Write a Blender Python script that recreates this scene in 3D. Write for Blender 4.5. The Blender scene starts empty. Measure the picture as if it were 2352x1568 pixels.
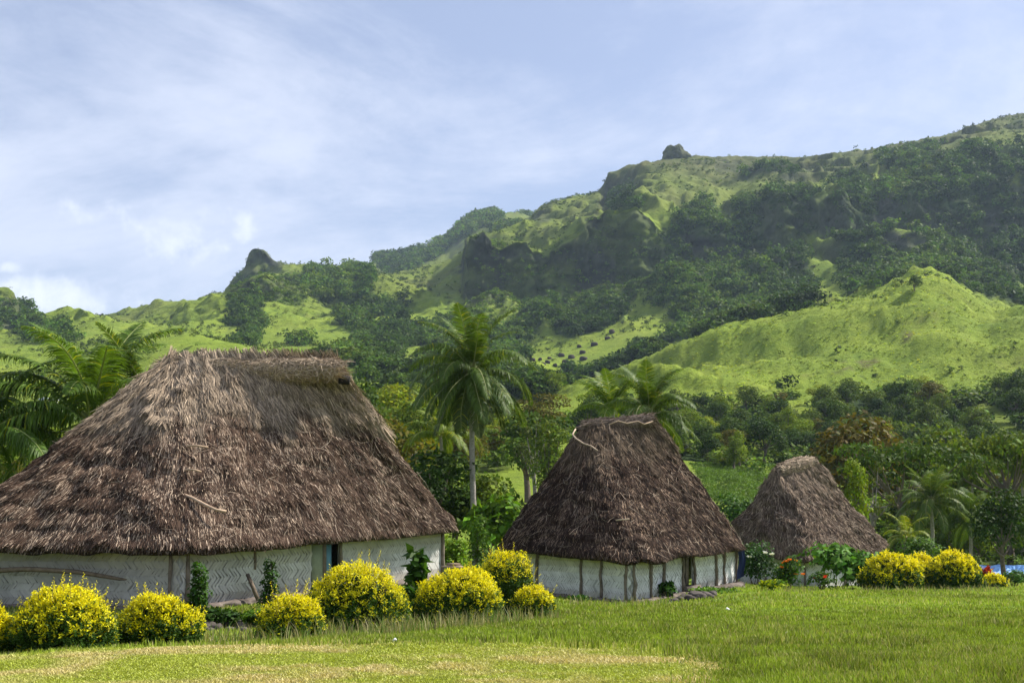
import bpy, math, random
import numpy as np
from mathutils import Vector, Matrix

rng = np.random.default_rng(7)
random.seed(7)
scene = bpy.context.scene
COL = scene.collection
R_ = math.radians

# ------------------------------------------------------------------ camera model
F = 2641.0                      # focal length in units of the 2352-wide survey frame
CU, CV = 1176.0, 784.0
PITCH = math.atan2(1130.0 - CV, F)
EYE = 1.65
cp, sp = math.cos(PITCH), math.sin(PITCH)

def P(u, v, y):
    a = (u - CU) / F
    b = (CV - v) / F
    t = y / (cp - b * sp)
    return np.array([a * t, y, EYE + (sp + b * cp) * t])

def proj(x, y, z):
    zz = z - EYE
    w = y * cp + zz * sp
    w = np.maximum(w, 1e-3)
    return CU + F * x / w, CV - F * (-y * sp + zz * cp) / w

cam_data = bpy.data.cameras.new('camera')
cam = bpy.data.objects.new('camera', cam_data)
COL.objects.link(cam)
cam.location = (0, 0, EYE)
cam.rotation_euler = (math.pi / 2 + PITCH, 0, 0)
cam_data.sensor_width = 36
cam_data.lens = F / 2352 * 36
cam_data.clip_start = 0.1
cam_data.clip_end = 20000
scene.camera = cam

scene.view_settings.view_transform = 'Standard'
scene.view_settings.look = 'None'
scene.view_settings.gamma = 1
scene.view_settings.exposure = EXPOSURE = 0.82
try:
    scene.cycles.use_denoising = True
    scene.cycles.volume_bounces = 0
    scene.cycles.max_bounces = 6
    scene.cycles.transmission_bounces = 4
    scene.cycles.diffuse_bounces = 3
except Exception:
    pass

# ------------------------------------------------------------------ numpy noise
def _h(i, j, s):
    v = np.sin(i * 127.1 + j * 311.7 + s * 74.7) * 43758.5453
    return v - np.floor(v)

def vnoise(x, y, s=0):
    xi = np.floor(x); yi = np.floor(y)
    fx = x - xi; fy = y - yi
    fx = fx * fx * fx * (fx * (fx * 6 - 15) + 10); fy = fy * fy * fy * (fy * (fy * 6 - 15) + 10)
    a = _h(xi, yi, s); b = _h(xi + 1, yi, s); c = _h(xi, yi + 1, s); d = _h(xi + 1, yi + 1, s)
    return (a + (b - a) * fx) * (1 - fy) + (c + (d - c) * fx) * fy

def fbm(x, y, s=0, o=4, gain=0.5):
    r = 0; amp = 1; tot = 0
    for k in range(o):
        r = r + amp * (vnoise(x, y, s + k * 3.1) - 0.5)
        tot += amp; amp *= gain
        x, y = x * 1.93 + y * 0.55, y * 1.93 - x * 0.55
    return r / tot * 2

def sstep(a, b, x):
    t = np.clip((x - a) / (b - a), 0, 1)
    return t * t * (3 - 2 * t)

def inpoly(u, v, poly):
    poly = np.array(poly, float)
    res = np.zeros(np.shape(u), bool)
    n = len(poly); j = n - 1
    for i in range(n):
        xi, yi = poly[i]; xj, yj = poly[j]
        c = ((yi > v) != (yj > v)) & (u < (xj - xi) * (v - yi) / ((yj - yi) if yj != yi else 1e-9) + xi)
        res ^= c
        j = i
    return res

# ------------------------------------------------------------------ mesh helpers
def mesh_np(name, V, faces, tint=None, mats=(), midx=None, smooth=False, attrs=None):
    """V (n,3); faces: list of (m,k) int arrays; tint (n,3) point colours."""
    me = bpy.data.meshes.new(name)
    V = np.asarray(V, np.float32)
    me.vertices.add(len(V))
    me.vertices.foreach_set('co', V.ravel())
    faces = [np.asarray(f, np.int32) for f in faces if len(f)]
    loops = np.concatenate([f.ravel() for f in faces])
    tot = np.concatenate([np.full(len(f), f.shape[1], np.int32) for f in faces])
    start = np.concatenate([[0], np.cumsum(tot)[:-1]]).astype(np.int32)
    me.loops.add(len(loops))
    me.loops.foreach_set('vertex_index', loops)
    me.polygons.add(len(tot))
    me.polygons.foreach_set('loop_start', start)
    if midx is not None:
        me.polygons.foreach_set('material_index', np.asarray(midx, np.int32))
    if smooth:
        me.polygons.foreach_set('use_smooth', np.ones(len(tot), bool))
    if tint is not None:
        a = me.attributes.new('tint', 'FLOAT_COLOR', 'POINT')
        c = np.ones((len(V), 4), np.float32); c[:, :3] = tint
        a.data.foreach_set('color', c.ravel())
    for k, arr in (attrs or {}).items():
        a = me.attributes.new(k, 'FLOAT', 'POINT')
        a.data.foreach_set('value', np.asarray(arr, np.float32).ravel())
    for m in mats:
        me.materials.append(m)
    me.update(calc_edges=True)
    me.validate()
    return me

class MB:
    """collects pieces of ONE object"""
    def __init__(s):
        s.V = []; s.F = []; s.T = []; s.M = []; s.n = 0
    def add(s, V, F, tint=(1, 1, 1), m=0):
        V = np.asarray(V, float); F = np.asarray(F, int)
        if len(V) == 0: return
        t = np.asarray(tint, float)
        if t.ndim == 1: t = np.tile(t, (len(V), 1))
        s.V.append(V); s.T.append(t); s.F.append(F + s.n); s.M.append(np.full(len(F), m)); s.n += len(V)
    def mesh(s, name, mats, smooth=False):
        # material index order follows the face arrays
        return mesh_np(name, np.concatenate(s.V), s.F, np.concatenate(s.T), mats, np.concatenate(s.M), smooth)
    def obj(s, name, mats, parent=None, smooth=False):
        if not isinstance(mats, (list, tuple)): mats = [mats]
        return link(name, s.mesh(name, mats, smooth), parent)

def link(name, me, parent=None):
    o = bpy.data.objects.new(name, me)
    COL.objects.link(o)
    if parent is not None: o.parent = parent
    return o

def tag(o, label=None, cat=None, group=None, kind=None):
    if label: o['label'] = label
    if cat: o['category'] = cat
    if group: o['group'] = group
    if kind: o['kind'] = kind
    return o

def thing(name, loc, label, cat, group=None, rz=0, sc=1):
    o = bpy.data.objects.new(name, None)
    o.empty_display_size = 0.3
    COL.objects.link(o)
    o.location = loc; o.rotation_euler = (0, 0, rz); o.scale = (sc,) * 3 if np.isscalar(sc) else sc
    return tag(o, label, cat, group)

def copy_thing(o, loc, rz, sc, label=None, group=None, parent=None):
    c = o.copy(); COL.objects.link(c)
    if parent is not None:
        c.parent = parent
    else:
        c.location = loc; c.rotation_euler = (0, 0, rz); c.scale = (sc,) * 3 if np.isscalar(sc) else sc
        if label: c['label'] = label
        if group: c['group'] = group
    for ch in o.children:
        copy_thing(ch, None, 0, 1, parent=c)
    return c

def nrm(a):
    a = np.asarray(a, float)
    return a / np.maximum(np.linalg.norm(a, axis=-1, keepdims=True), 1e-9)

def tube(pts, rad, k=6, cap=True):
    pts = np.asarray(pts, float); n = len(pts)
    rad = np.broadcast_to(np.asarray(rad, float), (n,))
    T = nrm(np.gradient(pts, axis=0))
    ref = np.array([0, 0, 1.0]) if abs(T[:, 2]).mean() < 0.8 else np.array([1.0, 0, 0])
    A = nrm(np.cross(T, ref)); B = np.cross(T, A)
    th = np.arange(k) / k * 2 * np.pi
    V = pts[:, None, :] + rad[:, None, None] * (np.cos(th)[None, :, None] * A[:, None, :] + np.sin(th)[None, :, None] * B[:, None, :])
    V = V.reshape(-1, 3)
    i = np.arange(n - 1)[:, None] * k; j = np.arange(k)[None, :]; j2 = (j + 1) % k
    Fq = np.stack([i + j, i + j2, i + k + j2, i + k + j], -1).reshape(-1, 4)
    if cap:
        V = np.concatenate([V, pts[:1], pts[-1:]])
        c0 = n * k; c1 = c0 + 1
        jj = np.arange(k); j2 = (jj + 1) % k
        f0 = np.stack([jj, np.full(k, c0), np.full(k, c0), j2], -1)
        Ft0 = np.stack([np.full(k, c0), j2, jj], -1)
        Ft1 = np.stack([np.full(k, c1), (n - 1) * k + jj, (n - 1) * k + j2], -1)
        return V, Fq, np.concatenate([Ft0, Ft1])
    return V, Fq, None

def add_tube(mb, pts, rad, k=6, tint=(1, 1, 1), m=0, cap=True):
    V, Fq, Ft = tube(pts, rad, k, cap)
    n0 = mb.n
    mb.add(V, Fq, tint, m)
    if Ft is not None:
        mb.F.append(Ft + n0); mb.M.append(np.full(len(Ft), m))

def box_vf(cx, cy, cz, sx, sy, sz, rz=0):
    c = np.array([[-1, -1, -1], [1, -1, -1], [1, 1, -1], [-1, 1, -1], [-1, -1, 1], [1, -1, 1], [1, 1, 1], [-1, 1, 1]], float) * 0.5
    c *= np.array([sx, sy, sz])
    cr, sr = math.cos(rz), math.sin(rz)
    x = c[:, 0] * cr - c[:, 1] * sr; y = c[:, 0] * sr + c[:, 1] * cr
    V = np.stack([x + cx, y + cy, c[:, 2] + cz], -1)
    Fc = np.array([[0, 3, 2, 1], [4, 5, 6, 7], [0, 1, 5, 4], [1, 2, 6, 5], [2, 3, 7, 6], [3, 0, 4, 7]])
    return V, Fc

def leaves(c, d, nr, L, W):
    """diamond leaves: centre-base c, direction d, rough normal nr, length L, width W -> V (4n,3), F (n,4)"""
    d = nrm(d); side = nrm(np.cross(d, nr))
    L = np.broadcast_to(L, (len(c),))[:, None]; W = np.broadcast_to(W, (len(c),))[:, None]
    V = np.stack([c, c + d * L * 0.45 + side * W * 0.5, c + d * L, c + d * L * 0.45 - side * W * 0.5], 1).reshape(-1, 3)
    Fi = np.arange(len(c) * 4).reshape(-1, 4)
    return V, Fi

def rsphere(n):
    return nrm(rng.normal(size=(n, 3)))

# ------------------------------------------------------------------ materials
MATS = {}
def newmat(name):
    m = bpy.data.materials.new(name); m.use_nodes = True
    nt = m.node_tree; nt.nodes.clear()
    out = nt.nodes.new('ShaderNodeOutputMaterial')
    MATS[name] = m
    return m, nt, out

def N(nt, t, **kw):
    n = nt.nodes.new('ShaderNode' + t)
    for k, v in kw.items():
        if k.startswith('i_'):
            key = k[2:]
            key = int(key) if key.isdigit() else key.replace('_', ' ')
            n.inputs[key].default_value = v
        else:
            setattr(n, k, v)
    return n

def leaf_mat(name, col, trans=0.3, rough=0.5, spec=0.25, tcol=None, var=0.35):
    """foliage: tint attribute x base colour, with translucency"""
    m, nt, out = newmat(name); L = nt.links
    at = N(nt, 'Attribute', attribute_name='tint')
    mul = N(nt, 'MixRGB', blend_type='MULTIPLY'); mul.inputs[0].default_value = 1
    mul.inputs[2].default_value = (*col, 1)
    L.new(at.outputs['Color'], mul.inputs[1])
    pb = N(nt, 'BsdfPrincipled'); pb.inputs['Roughness'].default_value = rough
    pb.inputs['Specular IOR Level'].default_value = spec
    L.new(mul.outputs[0], pb.inputs['Base Color'])
    tr = N(nt, 'BsdfTranslucent')
    mt = N(nt, 'MixRGB', blend_type='MULTIPLY'); mt.inputs[0].default_value = 1
    mt.inputs[2].default_value = (*(tcol or (1.3, 1.25, 0.6)), 1)
    L.new(mul.outputs[0], mt.inputs[1]); L.new(mt.outputs[0], tr.inputs['Color'])
    mx = N(nt, 'MixShader'); mx.inputs[0].default_value = trans
    L.new(pb.outputs[0], mx.inputs[1]); L.new(tr.outputs[0], mx.inputs[2])
    L.new(mx.outputs[0], out.inputs['Surface'])
    return m

def solid_mat(name, col, rough=0.8, spec=0.2, nscale=6.0, namt=0.35, bump=0.0, usetint=True, col2=None):
    m, nt, out = newmat(name); L = nt.links
    tc = N(nt, 'TexCoord')
    no = N(nt, 'TexNoise', i_Scale=nscale, i_Detail=6.0, i_Roughness=0.65)
    L.new(tc.outputs['Object'], no.inputs['Vector'])
    ra = N(nt, 'ValToRGB')
    ra.color_ramp.elements[0].position = 0.3; ra.color_ramp.elements[1].position = 0.7
    c2 = col2 or tuple(c * (1 - namt) for c in col)
    ra.color_ramp.elements[0].color = (*c2, 1)
    ra.color_ramp.elements[1].color = (*[min(1, c * (1 + namt * 0.4)) for c in col], 1)
    L.new(no.outputs['Fac'], ra.inputs[0])
    src = ra.outputs[0]
    if usetint:
        at = N(nt, 'Attribute', attribute_name='tint')
        mul = N(nt, 'MixRGB', blend_type='MULTIPLY'); mul.inputs[0].default_value = 1
        L.new(at.outputs['Color'], mul.inputs[1]); L.new(src, mul.inputs[2]); src = mul.outputs[0]
    pb = N(nt, 'BsdfPrincipled'); pb.inputs['Roughness'].default_value = rough
    pb.inputs['Specular IOR Level'].default_value = spec
    L.new(src, pb.inputs['Base Color'])
    if bump:
        bp = N(nt, 'Bump'); bp.inputs['Strength'].default_value = bump; bp.inputs['Distance'].default_value = 0.03
        L.new(no.outputs['Fac'], bp.inputs['Height']); L.new(bp.outputs[0], pb.inputs['Normal'])
    L.new(pb.outputs[0], out.inputs['Surface'])
    return m
# ------------------------------------------------------------------ sun and sky
SUN_EL = R_(47); SUN_AZ = R_(70)          # azimuth clockwise from +Y (straight ahead)
sd = Vector((math.sin(SUN_AZ) * math.cos(SUN_EL), math.cos(SUN_AZ) * math.cos(SUN_EL), math.sin(SUN_EL)))
ld = bpy.data.lights.new('sun', 'SUN'); ld.energy = 5.0; ld.angle = R_(0.55); ld.color = (1.0, 0.95, 0.86)
lo = bpy.data.objects.new('sun', ld); COL.objects.link(lo)
lo.rotation_euler = sd.to_track_quat('Z', 'Y').to_euler()
lo.location = (60, -20, 90)

w = bpy.data.worlds.new('World'); scene.world = w; w.use_nodes = True
nt = w.node_tree; nt.nodes.clear(); L = nt.links
out = N(nt, 'OutputWorld')
sky = N(nt, 'TexSky', sky_type='NISHITA', sun_disc=False, sun_elevation=SUN_EL, sun_rotation=SUN_AZ)
sky.altitude = 300; sky.air_density = 1.0; sky.dust_density = 2.0; sky.ozone_density = 1.5
bg = N(nt, 'Background'); bg.inputs['Strength'].default_value = 0.076
# the upper air is slightly violet-blue: pull the sky colour a little that way
hs = N(nt, 'MixRGB', blend_type='MULTIPLY'); hs.inputs[0].default_value = 1; hs.inputs[2].default_value = (0.93, 0.95, 1.10, 1)
L.new(sky.outputs[0], hs.inputs[1]); L.new(hs.outputs[0], bg.inputs['Color'])
tc = N(nt, 'TexCoord')
sep = N(nt, 'SeparateXYZ'); L.new(tc.outputs['Generated'], sep.inputs[0])
def mth(op, a, b=None, c=None):
    n = N(nt, 'Math', operation=op)
    for i, q in enumerate((a, b, c)):
        if q is None: continue
        if isinstance(q, (int, float)): n.inputs[i].default_value = q
        else: L.new(q, n.inputs[i])
    return n.outputs[0]
zc = mth('ADD', mth('MAXIMUM', sep.outputs[2], 0.0), 0.42)
px = mth('DIVIDE', sep.outputs[0], zc); py = mth('DIVIDE', sep.outputs[1], zc)
comb = N(nt, 'CombineXYZ'); L.new(px, comb.inputs[0]); L.new(py, comb.inputs[1])
mp = N(nt, 'Mapping'); mp.inputs['Rotation'].default_value = (0, 0, R_(38)); mp.inputs['Scale'].default_value = (1.0, 1.45, 1)
mp.inputs['Location'].default_value = (7.7, 4.2, 0)
L.new(comb.outputs[0], mp.inputs['Vector'])
n1 = N(nt, 'TexNoise', i_Scale=1.25, i_Detail=12.0, i_Roughness=0.66, i_Distortion=0.35)
L.new(mp.outputs[0], n1.inputs['Vector'])
mp2 = N(nt, 'Mapping'); mp2.inputs['Rotation'].default_value = (0, 0, R_(-28)); mp2.inputs['Scale'].default_value = (0.9, 1.7, 1); mp2.inputs['Location'].default_value = (2, 9, 0)
L.new(comb.outputs[0], mp2.inputs['Vector'])
n2 = N(nt, 'TexNoise', i_Scale=2.3, i_Detail=12.0, i_Roughness=0.68, i_Distortion=0.8)
L.new(mp2.outputs[0], n2.inputs['Vector'])
veil = mth('MULTIPLY_ADD', n2.outputs['Fac'], 0.40, mth('MULTIPLY', n1.outputs['Fac'], 0.75))
vr = N(nt, 'MapRange', interpolation_type='SMOOTHSTEP'); vr.inputs['From Min'].default_value = 0.455; vr.inputs['From Max'].default_value = 0.70
vr.inputs['To Min'].default_value = 0.30; vr.inputs['To Max'].default_value = 0.88
L.new(veil, vr.inputs['Value'])
fac = vr.outputs[0]
# small cumulus low in the west-ahead: noise inside soft lobes around given directions
n3 = N(nt, 'TexNoise', i_Scale=26.0, i_Detail=7.0, i_Roughness=0.6, i_Distortion=0.3)
L.new(tc.outputs['Generated'], n3.inputs['Vector'])
n4 = N(nt, 'TexNoise', i_Scale=60.0, i_Detail=6.0, i_Roughness=0.6)
L.new(tc.outputs['Generated'], n4.inputs['Vector'])
cum = None
for (u, v, ru, rv, k) in ((205, 487, 85, 34, .8), (65, 484, 36, 17, .75), (338, 478, 32, 24, .6), (490, 500, 40, 36, .8), (562, 522, 34, 34, .85),
                          (425, 552, 74, 46, .95), (20, 615, 26, 12, .8), (90, 684, 190, 40, 1.0), (260, 700, 110, 26, .6), (250, 505, 150, 30, .5)):
    d = nrm(P(u, v, 1.0) - np.array([0, 0, EYE]))
    az = nrm(np.array([d[1], -d[0], 0])); up = np.cross(az, d)
    def dotv(vec):
        n = N(nt, 'VectorMath', operation='DOT_PRODUCT'); L.new(tc.outputs['Generated'], n.inputs[0]); n.inputs[1].default_value = tuple(vec)
        return n.outputs['Value']
    a = mth('MULTIPLY', dotv(az), F / ru); b = mth('MULTIPLY', dotv(up), F / rv)
    r2 = mth('ADD', mth('MULTIPLY', a, a), mth('MULTIPLY', b, b))
    lobe = mth('MULTIPLY', mth('MAXIMUM', mth('SUBTRACT', 1.0, mth('MULTIPLY', r2, 0.42)), 0.0), k)
    cum = lobe if cum is None else mth('MAXIMUM', cum, lobe)
nn = mth('MULTIPLY_ADD', n4.outputs['Fac'], 0.5, n3.outputs['Fac'])
cm = mth('ADD', cum, mth('MULTIPLY', mth('SUBTRACT', nn, 0.75), 2.6))
cr = N(nt, 'MapRange', interpolation_type='SMOOTHSTEP'); cr.inputs['From Min'].default_value = 0.32; cr.inputs['From Max'].default_value = 1.55
L.new(cm, cr.inputs['Value'])
cfac = mth('MULTIPLY', cr.outputs[0], mth('GREATER_THAN', cum, 0.001))
bgc = N(nt, 'Background'); bgc.inputs['Color'].default_value = (0.735, 0.79, 0.95, 1); bgc.inputs['Strength'].default_value = 0.65
bgw = N(nt, 'Background'); bgw.inputs['Color'].default_value = (0.86, 0.90, 0.98, 1); bgw.inputs['Strength'].default_value = 0.72
m1 = N(nt, 'MixShader'); L.new(fac, m1.inputs[0]); L.new(bg.outputs[0], m1.inputs[1]); L.new(bgc.outputs[0], m1.inputs[2])
m2 = N(nt, 'MixShader'); L.new(mth('MULTIPLY', cfac, 0.9), m2.inputs[0]); L.new(m1.outputs[0], m2.inputs[1]); L.new(bgw.outputs[0], m2.inputs[2])
L.new(m2.outputs[0], out.inputs['Surface'])
# ------------------------------------------------------------------ terrain: profile lines surveyed as (u, v) at a distance y
LINES = []
def line(y, *uv):
    LINES.append((y, uv))
line(1.5, (0, 4038), (2352, 4038))
line(10, (0, 1567), (1176, 1567), (2352, 1566))
line(14.5, (-200, 1512), (0, 1503), (150, 1490), (300, 1482), (430, 1479), (600, 1478), (1000, 1474), (1480, 1479), (1640, 1487), (2352, 1480))
line(18, (-200, 1508), (0, 1503), (150, 1496), (400, 1489), (600, 1479), (1000, 1458), (1250, 1440), (1640, 1442), (2352, 1440))
line(23.5, (-200, 1462), (0, 1460), (400, 1452), (600, 1452), (1000, 1438), (1250, 1424), (1640, 1412), (2352, 1414))
line(27, (-200, 1412), (0, 1404), (410, 1399), (600, 1402), (1000, 1400), (1250, 1402), (1640, 1400), (2352, 1398))
line(33, (-200, 1365), (0, 1362), (410, 1352), (1000, 1338), (1150, 1385), (1250, 1390), (1450, 1395), (1690, 1382), (2352, 1378))
line(40, (-200, 1330), (0, 1325), (700, 1315), (1000, 1312), (1150, 1360), (1250, 1376), (1450, 1384), (1690, 1362), (2352, 1366))
line(47, (0, 1310), (1000, 1310), (1250, 1355), (1450, 1362), (1690, 1342), (1850, 1357), (2352, 1356))
line(62, (0, 1285), (1000, 1285), (1250, 1325), (1690, 1346), (2000, 1349), (2352, 1347))
line(78, (0, 1260), (1000, 1255), (1250, 1280), (1690, 1310), (2352, 1325))
line(110, (0, 1200), (600, 1200), (1000, 1180), (1250, 1180), (1500, 1200), (1690, 1180), (1850, 1200), (2100, 1290), (2352, 1295))
line(150, (0, 1100), (600, 1100), (900, 1095), (1250, 1080), (1500, 1110), (1690, 1105), (1900, 1150), (2100, 1200), (2352, 1200))
line(220, (0, 1000), (600, 960), (900, 1005), (1200, 990), (1400, 985), (1690, 1050), (2000, 1045), (2352, 1040))
line(300, (0, 925), (200, 890), (300, 870), (600, 880), (850, 930), (1200, 922), (1400, 930), (1500, 920), (1690, 935), (2000, 905), (2150, 880), (2352, 850))
line(430, (0, 872), (100, 866), (250, 815), (330, 784), (400, 771), (470, 769), (540, 785), (610, 812), (850, 850), (1000, 870), (1200, 880), (1290, 925), (1330, 912), (1400, 880), (1500, 835),
     (1600, 795), (1700, 755), (1800, 722), (1850, 705), (1950, 692), (2030, 670), (2060, 655), (2085, 638), (2130, 622), (2170, 633), (2210, 660), (2240, 695), (2280, 722), (2352, 716))
line(520, (0, 836), (100, 830), (250, 792), (330, 795), (450, 784), (600, 818), (850, 818), (1000, 825), (1200, 835), (1290, 900), (1330, 910), (1400, 893), (1500, 852), (1600, 812), (1700, 772), (1850, 722),
     (1950, 712), (2060, 690), (2130, 665), (2200, 690), (2240, 712), (2352, 735))
line(620, (0, 792), (100, 782), (250, 762), (330, 772), (450, 767), (600, 788), (850, 775), (1000, 785), (1100, 795), (1200, 815), (1250, 801), (1330, 778), (1450, 745), (1600, 735), (1750, 713), (1850, 695), (2000, 660),
     (2130, 610), (2240, 675), (2352, 700))
line(760, (0, 770), (100, 765), (250, 745), (330, 740), (450, 735), (600, 722), (850, 720), (1000, 737), (1060, 735), (1068, 730, 770), (1073, 702, 788), (1100, 708, 788), (1200, 715, 784), (1330, 712, 780), (1450, 690, 780), (1560, 640, 784), (1700, 630, 782), (1850, 602, 780),
     (2000, 590, 780), (2130, 560, 778), (2352, 560, 775))
line(800, (-100, 690), (0, 684), (20, 686), (36, 702), (46, 752), (100, 752), (250, 738), (330, 728), (450, 715), (515, 694), (600, 655), (680, 655), (750, 670), (850, 660), (1000, 690), (1058, 690), (1066, 680), (1072, 566), (1085, 558),
     (1110, 557), (1195, 575), (1250, 590), (1330, 560), (1400, 512), (1480, 502), (1560, 545), (1700, 550), (1770, 475), (1850, 482), (1920, 445), (2000, 480), (2130, 445), (2352, 445))
line(950, (-100, 735), (0, 735), (100, 748), (250, 738), (330, 724), (470, 708), (512, 694), (522, 690, 1090), (540, 668, 1104), (566, 642, 1108), (600, 632, 1108), (632, 626, 1106), (660, 632, 1060), (690, 636), (750, 642), (850, 652), (930, 662), (1000, 648), (1058, 628), (1066, 620), (1074, 553), (1110, 546), (1190, 538),
     (1225, 522), (1265, 502), (1340, 485), (1374, 474), (1384, 470, 1095), (1402, 455, 1104), (1440, 432, 1085), (1475, 428), (1520, 422), (1600, 428), (1700, 418), (1760, 398), (1850, 408), (1950, 388), (2010, 370), (2130, 368), (2220, 338), (2352, 315))
line(1120, (-100, 742), (0, 738), (100, 742), (210, 747), (250, 738), (290, 723), (350, 710), (420, 702), (470, 692), (515, 672), (525, 652), (540, 634), (564, 610), (566, 584), (574, 572), (592, 568), (610, 573), (620, 588), (632, 599), (660, 608),
     (720, 609), (780, 614), (820, 622), (870, 632), (900, 631), (950, 620), (1000, 608), (1040, 596), (1064, 582), (1078, 562), (1085, 557), (1110, 547), (1180, 530), (1215, 512), (1227, 488), (1240, 478), (1265, 465), (1340, 452), (1376, 436), (1384, 428), (1390, 405),
     (1402, 394), (1440, 378), (1500, 375), (1522, 368), (1600, 359), (1700, 362), (1780, 362), (1870, 361), (1960, 351), (2010, 348), (2025, 342), (2080, 330), (2160, 316), (2220, 295), (2280, 275), (2300, 270), (2352, 260), (2500, 225))
line(1270, (-100, 770), (0, 765), (210, 770), (350, 735), (515, 700), (600, 640), (720, 635), (870, 652), (1000, 630), (1085, 580), (1265, 490), (1500, 400), (1960, 380), (2352, 300), (2500, 260))
line(1750, (-100, 725), (0, 712), (45, 716), (100, 726), (130, 729), (160, 724), (180, 722), (215, 730), (240, 723), (290, 723), (320, 706), (345, 701), (352, 689), (360, 686), (372, 689), (380, 697), (420, 700), (470, 708), (515, 700), (600, 640), (780, 621),
     (800, 614), (860, 596), (900, 591), (960, 578), (1000, 553), (1028, 551), (1035, 543), (1060, 515), (1080, 501), (1120, 487), (1160, 484), (1190, 483), (1222, 497), (1265, 510), (1400, 500), (2352, 420))
line(2300, (-100, 780), (500, 760), (900, 650), (1200, 560), (2352, 500))
line(5200, (0, 1110), (2352, 1100))

# rows (y) and columns (s = x / y)
ys = np.concatenate([np.geomspace(1.5, 8, 14)[:-1], np.geomspace(8, 90, 190)[:-1], np.geomspace(90, 620, 230)[:-1], np.geomspace(620, 774, 100)[:-1], np.linspace(774, 806, 64)[:-1], np.geomspace(806, 1086, 110)[:-1], np.linspace(1086, 1126, 44)[:-1], np.geomspace(1126, 1150, 8)[:-1], np.geomspace(1150, 5200, 90)])
sc_ = np.arange(-0.58, 0.5801, 0.0017)
so = np.concatenate([0.58 + np.geomspace(0.004, 5.5, 36)])
ss = np.concatenate([-so[::-1], sc_, so])
nc, nr = len(ss), len(ys)
LZ = []; LY = []
for y, uv in LINES:
    pts = np.array([P(q[0], q[1], q[2] if len(q) > 2 else y) for q in uv])
    s = pts[:, 0] / pts[:, 1]
    LZ.append(np.interp(ss, s, pts[:, 2])); LY.append(np.interp(ss, s, pts[:, 1]))
LZ = np.array(LZ); LY = np.array(LY)
Z = np.empty((nr, nc))
for j in range(nc):
    Z[:, j] = np.interp(ys, LY[:, j], LZ[:, j])
def gsm(A, sig, ax):
    r = int(3 * sig + 1); k = np.exp(-0.5 * (np.arange(-r, r + 1) / sig) ** 2); k /= k.sum()
    pad = [(0, 0), (0, 0)]; pad[ax] = (r, r)
    B = np.pad(A, pad, mode='edge'); O = np.zeros_like(A)
    for i, kk in enumerate(k):
        O += kk * (B[i:i + A.shape[0]] if ax == 0 else B[:, i:i + A.shape[1]])
    return O
Zs = gsm(gsm(Z, 5, 0), 3, 1)
Zf = gsm(gsm(Z, 1.2, 0), 0.7, 1)
far = sstep(560, 700, ys)[:, None]
Z = Zs * (1 - far) + Zf * far
X = ys[:, None] * ss[None, :]; Y = np.repeat(ys[:, None], nc, 1)
dist = np.hypot(X, Y)
U0, V0 = proj(X, Y, Z)

# relief
inner = np.abs(ss)[None, :] < 0.7
near = 0.025 * fbm(X / 1.3, Y / 1.3, 1, 3) + 0.06 * fbm(X / 5, Y / 5, 2, 3)
Z += near * (1 - sstep(60, 120, Y))
Z += sstep(95, 240, Y) * (1 - sstep(500, 640, Y)) * (2.0 * fbm(X / 22, Y / 30, 3, 5))
# soft drapery folds on the bright hill: run down-slope to the lower left
q = (X * 0.45 + Y * 0.9); p_ = (X * 0.9 - Y * 0.45)
wq = 10 * fbm(X / 70, Y / 70, 11, 3)
fold = 1 - np.abs(2 * vnoise((q + wq) / 30, p_ / 170, 12) - 1)
fold2 = 1 - np.abs(2 * vnoise((q + wq * 1.4) / 13, p_ / 100, 13) - 1)
hillm = sstep(260, 330, Y) * (1 - sstep(520, 600, Y)) * (1 - 0.72 * np.exp(-((Y - 432) / 26) ** 2))
Z += hillm * (0.3 + 0.7 * sstep(0.0, 0.08, ss)[None, :]) * (12.0 * (fold - 0.5) + 6.0 * (fold2 - 0.5) + 2.0 * fbm(X / 7, Y / 9, 14, 4) + 1.2 * (np.abs(2 * vnoise((q + wq) / 5.5, p_ / 40, 15) - 1) - 0.5))
# massif: ribs and gullies down the face, ledges on the top
face = sstep(600, 720, Y) * (1 - sstep(860, 980, Y)) * sstep(-0.05, -0.02, ss)[None, :]
wx = 18 * fbm(X / 90, Y / 120, 21, 3)
rib = 1 - np.abs(2 * vnoise((X + wx + 0.35 * Y) / 62, Y / 330, 22) - 1)
rib2 = 1 - np.abs(2 * vnoise((X + wx * 1.5 + 0.25 * Y) / 24, Y / 160, 23) - 1)
Z += face * (20 * (rib - 0.55) + 15 * (rib2 - 0.5) + 7 * (1 - np.abs(2 * vnoise((X + wx) / 9, Y / 60, 24) - 1) - 0.5))
farm = sstep(600, 760, Y)
lefts = 1 - sstep(-0.05, -0.03, ss)[None, :]
rl = 1 - np.abs(2 * vnoise((X + 0.8 * Y + wx) / 75, (Y - 0.4 * X) / 300, 25) - 1)
Z += farm * lefts * (1 - sstep(1000, 1090, Y)) * 17 * (rl - 0.5)
amp = farm * (1 - 0.75 * sstep(1060, 1115, Y) * (1 - sstep(1130, 1200, Y)))
Z += amp * (10 * fbm(X / 60, Y / 60, 31, 5) + 5.0 * fbm(X / 16, Y / 16, 32, 4)) * (1 - 0.5 * sstep(1250, 1500, Y))
Z += farm * 2.2 * fbm(X / 8, Y / 8, 35, 3)
# ledges on the upper massif: terrace the height a little
led = sstep(840, 900, Y) * (1 - sstep(1050, 1110, Y)) * sstep(0.0, 0.03, ss)[None, :]
st = 17.0; zz = Z + 7 * fbm(X / 80, Y / 80, 37, 3)
fr = zz / st - np.floor(zz / st)
Z += led * st * 0.55 * (sstep(0.35, 0.65, fr) - fr) * sstep(0.45, 0.6, vnoise(X / 90, Y / 60, 38))
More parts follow.
